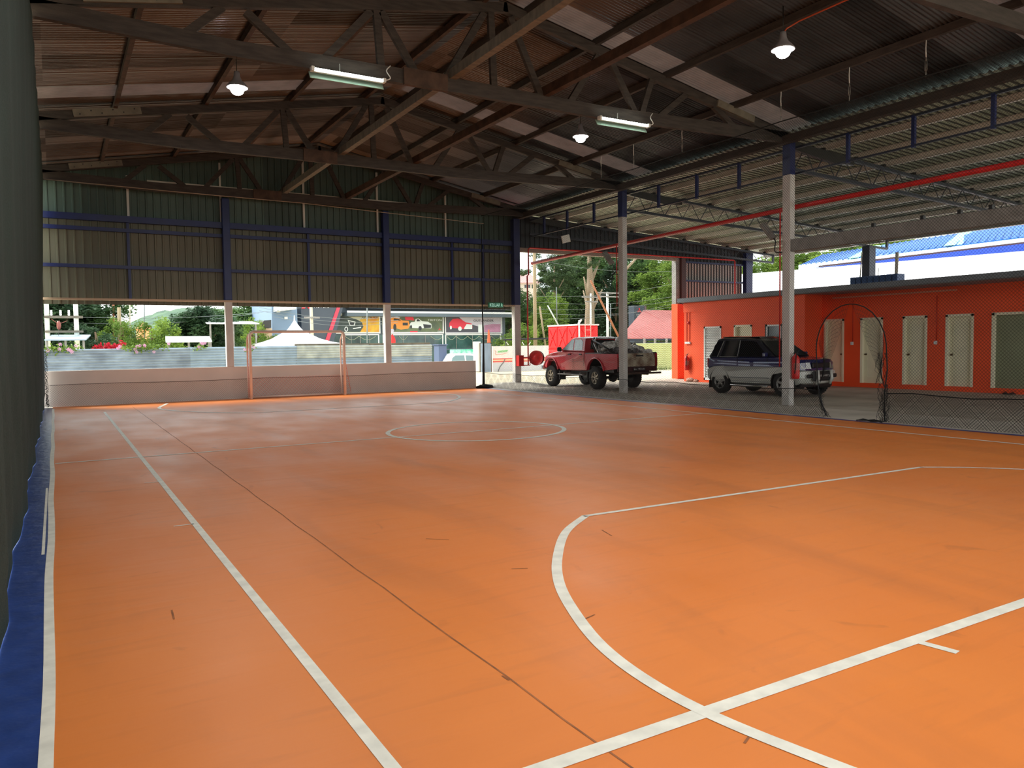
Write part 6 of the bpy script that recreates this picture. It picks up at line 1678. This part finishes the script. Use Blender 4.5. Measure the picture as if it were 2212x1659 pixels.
# roll bar
for dy in (0, 0.0):
    pass
for x, nm in ((0.42, 'roll_bar'), (0.30, 'roll_bar')):
    mb = MB(); mb.smooth = True
    mb.tube([(x - 0.30, -0.70, 1.16), (x, -0.64, 1.50), (x + 0.02, -0.56, 1.66), (x + 0.02, 0.56, 1.66), (x, 0.64, 1.50), (x - 0.30, 0.70, 1.16)], 0.032, n=8); build(nm, mb, M_blackm if x > .4 else M_chrome, TR, True)
for s in (-1, 1):
    mb = MB(); mb.smooth = True; mb.tube([(0.42, s*0.62, 1.60), (-0.2, s*0.66, 1.42), (-0.95, s*0.72, 1.17)], 0.028, n=8); build('bed_brace', mb, M_blackm, TR, True)
# load in the bed (rests on the truck: things of their own)
M_bagw = mat('clear_plastic_bag', S(242, 242, 238), 0.3, var=0.45, scale=14, bump=0.8, bscale=18, col2=S(160, 158, 152))
M_bagk = mat('grey_black_bag', S(120, 114, 116), 0.35, var=0.6, scale=12, bump=0.8, bscale=16)
def in_truck(x, y, z):
    c, s = math.cos(math.radians(89.5)), math.sin(math.radians(89.5)); return Vector((15.98 + x*c - y*s, 20.35 + x*s + y*c, z))
for i, (x, y, z, r, m, lab) in enumerate([(0.05, 0.30, 1.26, 0.28, M_bagw, 'big pale plastic bag on top of the load, just left of the white column'), (-0.25, -0.05, 1.36, 0.30, M_bagw, 'highest pale plastic bag of the load, behind the white column'),
        (-0.45, -0.45, 1.18, 0.27, M_bagw, 'pale plastic bag right of the white column on the pickup load'), (-0.80, -0.10, 1.10, 0.26, M_bagk, 'dark bag near the tailgate of the pickup'),
        (-0.95, -0.55, 1.08, 0.20, M_bagw, 'small pale bag at the right corner over the tailgate'), (-0.75, 0.40, 1.08, 0.26, M_bagk, 'dark bag in the bed behind the white column'),
        (0.15, -0.35, 1.12, 0.28, M_bagk, 'dark bag against the cab of the pickup'), (-0.30, 0.50, 1.08, 0.22, M_bagk, 'dark bag low along the near side of the bed')]):
    p = in_truck(x, y, z); mb = MB(); mb.smooth = True; mb.blob(p, r, i*7+1, 0.42, (1, 1.15, 0.8), 26, 16); single('plastic_bag', mb, m, lab, 'bag', 'bags loaded on the pickup')
for x, y, z, c, lab, nm in ((0.30, 0.42, 1.24, S(206, 170, 60), 'yellow plastic bottle in the pickup bed near the roll bar', 'yellow_bottle'), (0.28, 0.22, 1.36, S(60, 130, 80), 'green plastic bottle in the pickup bed near the roll bar', 'green_bottle')):
    p = in_truck(x, y, z); mb = MB(); mb.smooth = True; mb.lathe([(0, -0.12), (0.08, -0.12), (0.085, 0.03), (0.05, 0.08), (0.025, 0.10), (0.025, 0.14), (0, 0.14)], p, n=14); single(nm, mb, mat(nm, c, 0.4), lab, 'bottle')

# --- dark blue and silver compact off-roader, front to +x, its right side faces the court
M_nav = mat('car_navy', S(16, 24, 84), 0.28, coat=0.8)
M_sil = mat('car_silver', S(196, 196, 190), 0.4, metal=0.1, var=0.08, scale=3)
M_dec = mat('decal_white_blue', S(170, 184, 214), 0.4); M_dec2 = mat('decal_violet', S(66, 64, 130), 0.4)
M_carglass = mat('tinted_glass', S(14, 16, 20), 0.08, spec=0.7)
CR = thing('compact_offroader', 'dark blue and silver compact off-road car behind the near white column', 'car', (17.51, 16.44, 0), math.radians(-88.5))
ch = 0.775; CW = 2.42; R2 = 0.335
def fc(x, z, y):
    k = 1.0; s = abs(y)/ch
    if z > 1.0: k -= 0.20*(z-1.0)/0.62
    if z < 0.45: k -= 0.04
    if x > 2.5: x -= 0.16*s*s*min(1, (x-2.5)/0.6); k -= 0.07*min(1, (x-2.5)/0.7)
    if x < -0.3: x += 0.07*s*s
    return (x, y*k, z)
A2 = 0.41
sil = [(-0.62, 0.42), (-0.50, 0.33), (-0.42, 0.33)] + arc_pts(0, 0.34, A2, 178, 2, 12) + [(0.44, 0.30), (1.98, 0.30)] + arc_pts(CW, 0.34, A2, 178, 2, 12) + \
      [(2.92, 0.30), (3.12, 0.36), (3.18, 0.50), (3.16, 0.68), (2.85, 0.74), (CW, 0.82), (1.98, 0.60), (0.45, 0.60), (0.15, 0.82), (-0.25, 0.80), (-0.60, 0.70)]
mb = MB(); shell(mb, sil, ch*1.012, fc); build('lower_body', mb, M_sil, CR, True)
nav = [(-0.56, 0.70), (-0.2, 0.76), (0.15, 0.78), (0.45, 0.58), (1.98, 0.58), (CW, 0.80), (2.85, 0.72), (3.12, 0.70), (3.10, 0.90), (2.98, 0.985), (2.55, 1.03), (2.12, 1.06), (-0.50, 1.04), (-0.58, 0.9)]
mb = MB(); shell(mb, nav, ch, fc); build('upper_body', mb, M_nav, CR, True)
cabc = [(-0.53, 1.02), (2.10, 1.04), (1.46, 1.50), (1.30, 1.56), (0.9, 1.60), (0.0, 1.61), (-0.22, 1.57), (-0.36, 1.42)]
mb = MB(); shell(mb, cabc, ch*0.985, fc); build('cabin', mb, mat('car_roof_navy', S(18, 20, 36), 0.3, coat=0.6), CR, True)
mb = MB(); shell(mb, [(-0.20, 1.60), (1.28, 1.575), (1.10, 1.625), (0.0, 1.64)], ch*0.72, fc); build('roof_panel', mb, M_carglass, CR, True)
for s in (-1, 1):
    g_ = lambda x, z, s_: fc(x, z, s_*ch*0.985)
    g2 = lambda x, z, s_: fc(x, z, s_*ch)
    g3 = lambda x, z, s_: fc(x, z, s_*ch*1.012)
    for nm, pts in (('quarter_window', [(-0.42, 1.07), (-0.14, 1.07), (0.02, 1.52), (-0.16, 1.51), (-0.30, 1.38)]), ('rear_side_window', [(0.02, 1.07), (0.68, 1.07), (0.68, 1.51), (0.14, 1.52)]), ('front_side_window', [(0.76, 1.07), (1.85, 1.07), (1.36, 1.47), (1.2, 1.50), (0.76, 1.51)])):
        mb = MB(); side_patch(mb, pts, 0, s, 0.007, g_); build(nm, mb, M_carglass, CR, True)
    mb = MB(); mb.smooth = True; mb.tube([g_(x, z, s) for x, z in ((-0.02, 1.05), (0.70, 1.05), (0.72, 1.30), (0.72, 1.52))], 0.008, n=6); mb.tube([g_(x, z, s) for x, z in ((-0.12, 1.04), (0.06, 1.52))], 0.007, n=6); build('window_trim', mb, M_sil, CR, True)
    mb = MB()
    for x in (0.72, 1.86): side_patch(mb, [(x, 0.36), (x+0.01, 0.36), (x+0.01, 1.03), (x, 1.03)], 0, s, 0.013, g2)
    build('door_gap', mb, M_blackm, CR, True)
    mb = MB()
    side_patch(mb, [(-0.10, 0.95), (0.70, 0.93), (0.70, 0.90), (-0.05, 0.92)], 0, s, 0.005, g2); side_patch(mb, [(0.76, 0.93), (1.20, 0.92), (1.20, 0.885), (0.76, 0.895)], 0, s, 0.005, g2)
    side_patch(mb, [(1.36, 0.92), (2.5, 0.93), (2.5, 0.89), (1.36, 0.88)], 0, s, 0.005, g2); side_patch(mb, [(-0.3, 0.86), (0.1, 0.88), (0.70, 0.855), (0.70, 0.82), (0.1, 0.84)], 0, s, 0.005, g2)
    side_patch(mb, [(0.76, 0.85), (1.22, 0.84), (1.22, 0.80), (0.76, 0.81)], 0, s, 0.005, g2); side_patch(mb, [(1.36, 0.85), (1.9, 0.84), (2.1, 0.80), (1.36, 0.80)], 0, s, 0.005, g2)
    side_patch(mb, [(0.28, 0.78), (0.42, 0.78), (0.72, 0.62), (0.58, 0.62)], 0, s, 0.005, g2); side_patch(mb, [(-0.53, 1.00), (-0.50, 1.02), (-0.20, 0.93), (-0.24, 0.91)], 0, s, 0.005, g2)
    build('side_decal', mb, M_dec, CR, True)
    mb = MB(); side_patch(mb, [(0.55, 0.78), (0.8, 0.78), (1.6, 0.61), (1.2, 0.61)], 0, s, 0.004, g2); side_patch(mb, [(0.14, 0.76), (0.24, 0.76), (0.54, 0.62), (0.44, 0.62)], 0, s, 0.004, g2); build('side_decal', mb, M_dec2, CR, True)
    for x in (0.14, 0.84):
        mb = MB(); mb.bbox(x, s*ch*0.99-0.01, 0.935, x+0.14, s*ch*0.99+0.018, 0.965, 0.006); build('door_handle', mb, M_blackm, CR, True)
    mb = MB(); mb.smooth = True; mb.tube([(0.48, s*(ch+0.03), 0.26), (0.55, s*(ch+0.08), 0.255), (1.85, s*(ch+0.08), 0.255), (1.92, s*(ch+0.03), 0.26)], 0.025, n=8); mb.smooth = False; mb.bbox(0.56, s*(ch-0.05), 0.25, 1.84, s*(ch+0.06), 0.275, 0.008); build('side_step', mb, M_chrome, CR, True)
    mb = MB(); side_patch(mb, [(0.45, 0.47), (1.97, 0.47), (1.97, 0.485), (0.45, 0.485)], 0, s, 0.004, g3); side_patch(mb, [(0.47, 0.36), (1.95, 0.36), (1.95, 0.37), (0.47, 0.37)], 0, s, 0.004, g3); build('sill_line', mb, M_dark, CR, True)
    mb = MB(); mb.bbox(1.80, s*(ch-0.02), 1.06, 1.90, s*(ch+0.15), 1.18, 0.025); build('side_mirror', mb, M_nav, CR, True)
    for cx in (0, CW):
        mb = MB(); mb.lathe([(A2-0.01, -0.05), (A2-0.01, 0.42)] if s < 0 else [(A2-0.01, -0.42), (A2-0.01, 0.05)], (cx, s*(ch*0.96), 0.34), 'y', 30)
        mb.v = [(x, y, max(z, 0.20)) for x, y, z in mb.v]; build('wheel_well', mb, M_blackm, CR, True)
    mb = MB(); mb.bbox(-0.60, s*0.60-0.1, 0.74, -0.545, s*0.60+0.1, 1.0, 0.01); build('tail_lamp', mb, M_red, CR, True)
    # headlamps, fog lamps, bumper horns
    mb = MB(); mb.prism([fc(3.085, 0.74, s*0.40), fc(3.06, 0.75, s*0.70), fc(3.03, 0.90, s*0.70), fc(3.06, 0.91, s*0.44)], (0.045, 0, 0)); build('headlamp', mb, mat('headlamp_glass%d' % s, S(120, 120, 112), 0.15, spec=0.9), CR, True)
    mb = MB(); mb.bbox(3.10, s*0.50-0.10, 0.50, 3.17, s*0.50+0.10, 0.60, 0.02); build('fog_lamp', mb, M_blackm, CR, True)
    mb = MB(); mb.smooth = True; mb.tube([(3.17, s*0.28, 0.34), (3.24, s*0.28, 0.48), (3.22, s*0.28, 0.70)], 0.045, n=8); build('bumper_horn', mb, M_sil, CR, True)
mb = MB(); mb.prism([fc(2.07, 1.075, -ch*0.88), fc(2.07, 1.075, ch*0.88), fc(1.49, 1.49, ch*0.86), fc(1.49, 1.49, -ch*0.86)], (0.012, 0, 0.012)); build('windscreen', mb, M_carglass, CR, True)
mb = MB(); mb.prism([fc(-0.53, 1.07, -ch*0.8), fc(-0.37, 1.42, -ch*0.78), fc(-0.37, 1.42, ch*0.78), fc(-0.53, 1.07, ch*0.8)], (-0.012, 0, 0)); build('rear_window', mb, M_carglass, CR, True)
mb = MB(); mb.bbox(3.05, -0.36, 0.76, 3.12, 0.36, 0.90, 0.02); build('grille', mb, M_blackm, CR, True)
mb = MB(); mb.bbox(3.15, -0.42, 0.42, 3.20, 0.42, 0.68, 0.02); build('bumper_centre', mb, M_blackm, CR, True)
mb = MB(); mb.bbox(3.20, -0.26, 0.50, 3.22, 0.26, 0.61, 0.004); pl_ = build('number_plate', mb, M_blackm, CR, True)
mb = MB(); text_mb(mb, 'SS 2487 J', (3.222, -0.22, 0.525), Y_, Z_, 0.06, 0.44); build('plate_lettering', mb, M_sil, pl_, True)
mb = MB(); mb.box(-0.5, -0.66, 0.26, 2.95, 0.66, 0.45); mb.cyl((0, -0.6, R2), (0, 0.6, R2), 0.05, n=8); mb.cyl((CW, -0.6, R2), (CW, 0.6, R2), 0.05, n=8); build('underbody', mb, M_blackm, CR, True)
mb = MB(); mb.box(-0.42, -0.80, 0.14, -0.40, -0.58, 0.36); mb.box(-0.42, 0.58, 0.14, -0.40, 0.80, 0.36); build('mud_flap', mb, M_blackm, CR, True)
for x in (0, CW):
    for s in (-1, 1): wheel(CR, x, s*0.675, R2, 0.20, s, M_galv, spokes=5, rimr=0.62)

# --- small white hatchback behind the low wall, front to the right
WC = thing('white_car', 'small white hatchback partly hidden behind the low end wall', 'car', (19.6, 40.1, -0.45), math.radians(-4))
cw = 0.8
def fw(x, z, y):
    k = 1.0 - (0.22*(z-0.9)/0.55 if z > 0.9 else 0); return (x, y*k, z)
lowp = [(-0.75, 0.32), (-0.36, 0.28)] + arc_pts(0, 0.30, 0.34, 175, 5, 8) + [(0.4, 0.26), (2.0, 0.26)] + arc_pts(2.4, 0.30, 0.34, 175, 5, 8) + [(2.95, 0.3), (3.05, 0.6), (2.95, 0.78), (2.1, 0.95), (-0.6, 1.0), (-0.78, 0.7)]
M_wcar = mat('car_white', S(240, 242, 242), 0.3, coat=0.5)
mb = MB(); shell(mb, lowp, cw, fw); build('body', mb, M_wcar, WC, True)
mb = MB(); shell(mb, [(-0.62, 0.98), (2.05, 0.94), (1.35, 1.36), (1.0, 1.45), (0.1, 1.47), (-0.35, 1.38)], cw*0.98, fw); build('cabin', mb, M_wcar, WC, True)
for s in (-1, 1):
    g_ = lambda x, z, s_: fw(x, z, s_*cw*0.98)
    for nm, pts in (('rear_side_window', [(-0.28, 1.02), (0.55, 1.02), (0.55, 1.36), (0.0, 1.36), (-0.2, 1.22)]), ('front_side_window', [(0.63, 1.02), (1.65, 1.0), (1.2, 1.32), (0.63, 1.36)])):
        mb = MB(); side_patch(mb, pts, 0, s, 0.008, g_); build(nm, mb, mat('pale_window_%s%d' % (nm[:4], s), S(110, 140, 144), 0.1), WC, True)
mb = MB(); mb.prism([fw(1.98, 0.99, -0.68), fw(1.98, 0.99, 0.68), fw(1.38, 1.35, 0.62), fw(1.38, 1.35, -0.62)], (0.01, 0, 0.01)); build('windscreen', mb, M_carglass, WC, True)
for x in (0, 2.4):
    for s in (-1, 1): wheel(WC, x, s*0.70, 0.29, 0.18, s, M_galv, spokes=5)

# the two parked vehicles are a little shorter than drawn: draw them in lengthwise, wheels stay round
def shorten(root, k):
    done = set()
    def walk(o, c):
        for ch in o.children:
            cc = c
            if ch.name.startswith('wheel') and not ch.name.startswith('wheel_well'):
                xs = [v.co.x for v in ch.data.vertices]; cc = (min(xs)+max(xs))/2
            me = ch.data
            if me.name not in done:
                done.add(me.name)
                for v in me.vertices:
                    v.co.x = v.co.x*k if cc is None else cc*k + (v.co.x - cc)
                me.update()
            walk(ch, cc)
    walk(root, None)
shorten(CR, 0.92); shorten(TR, 0.955)
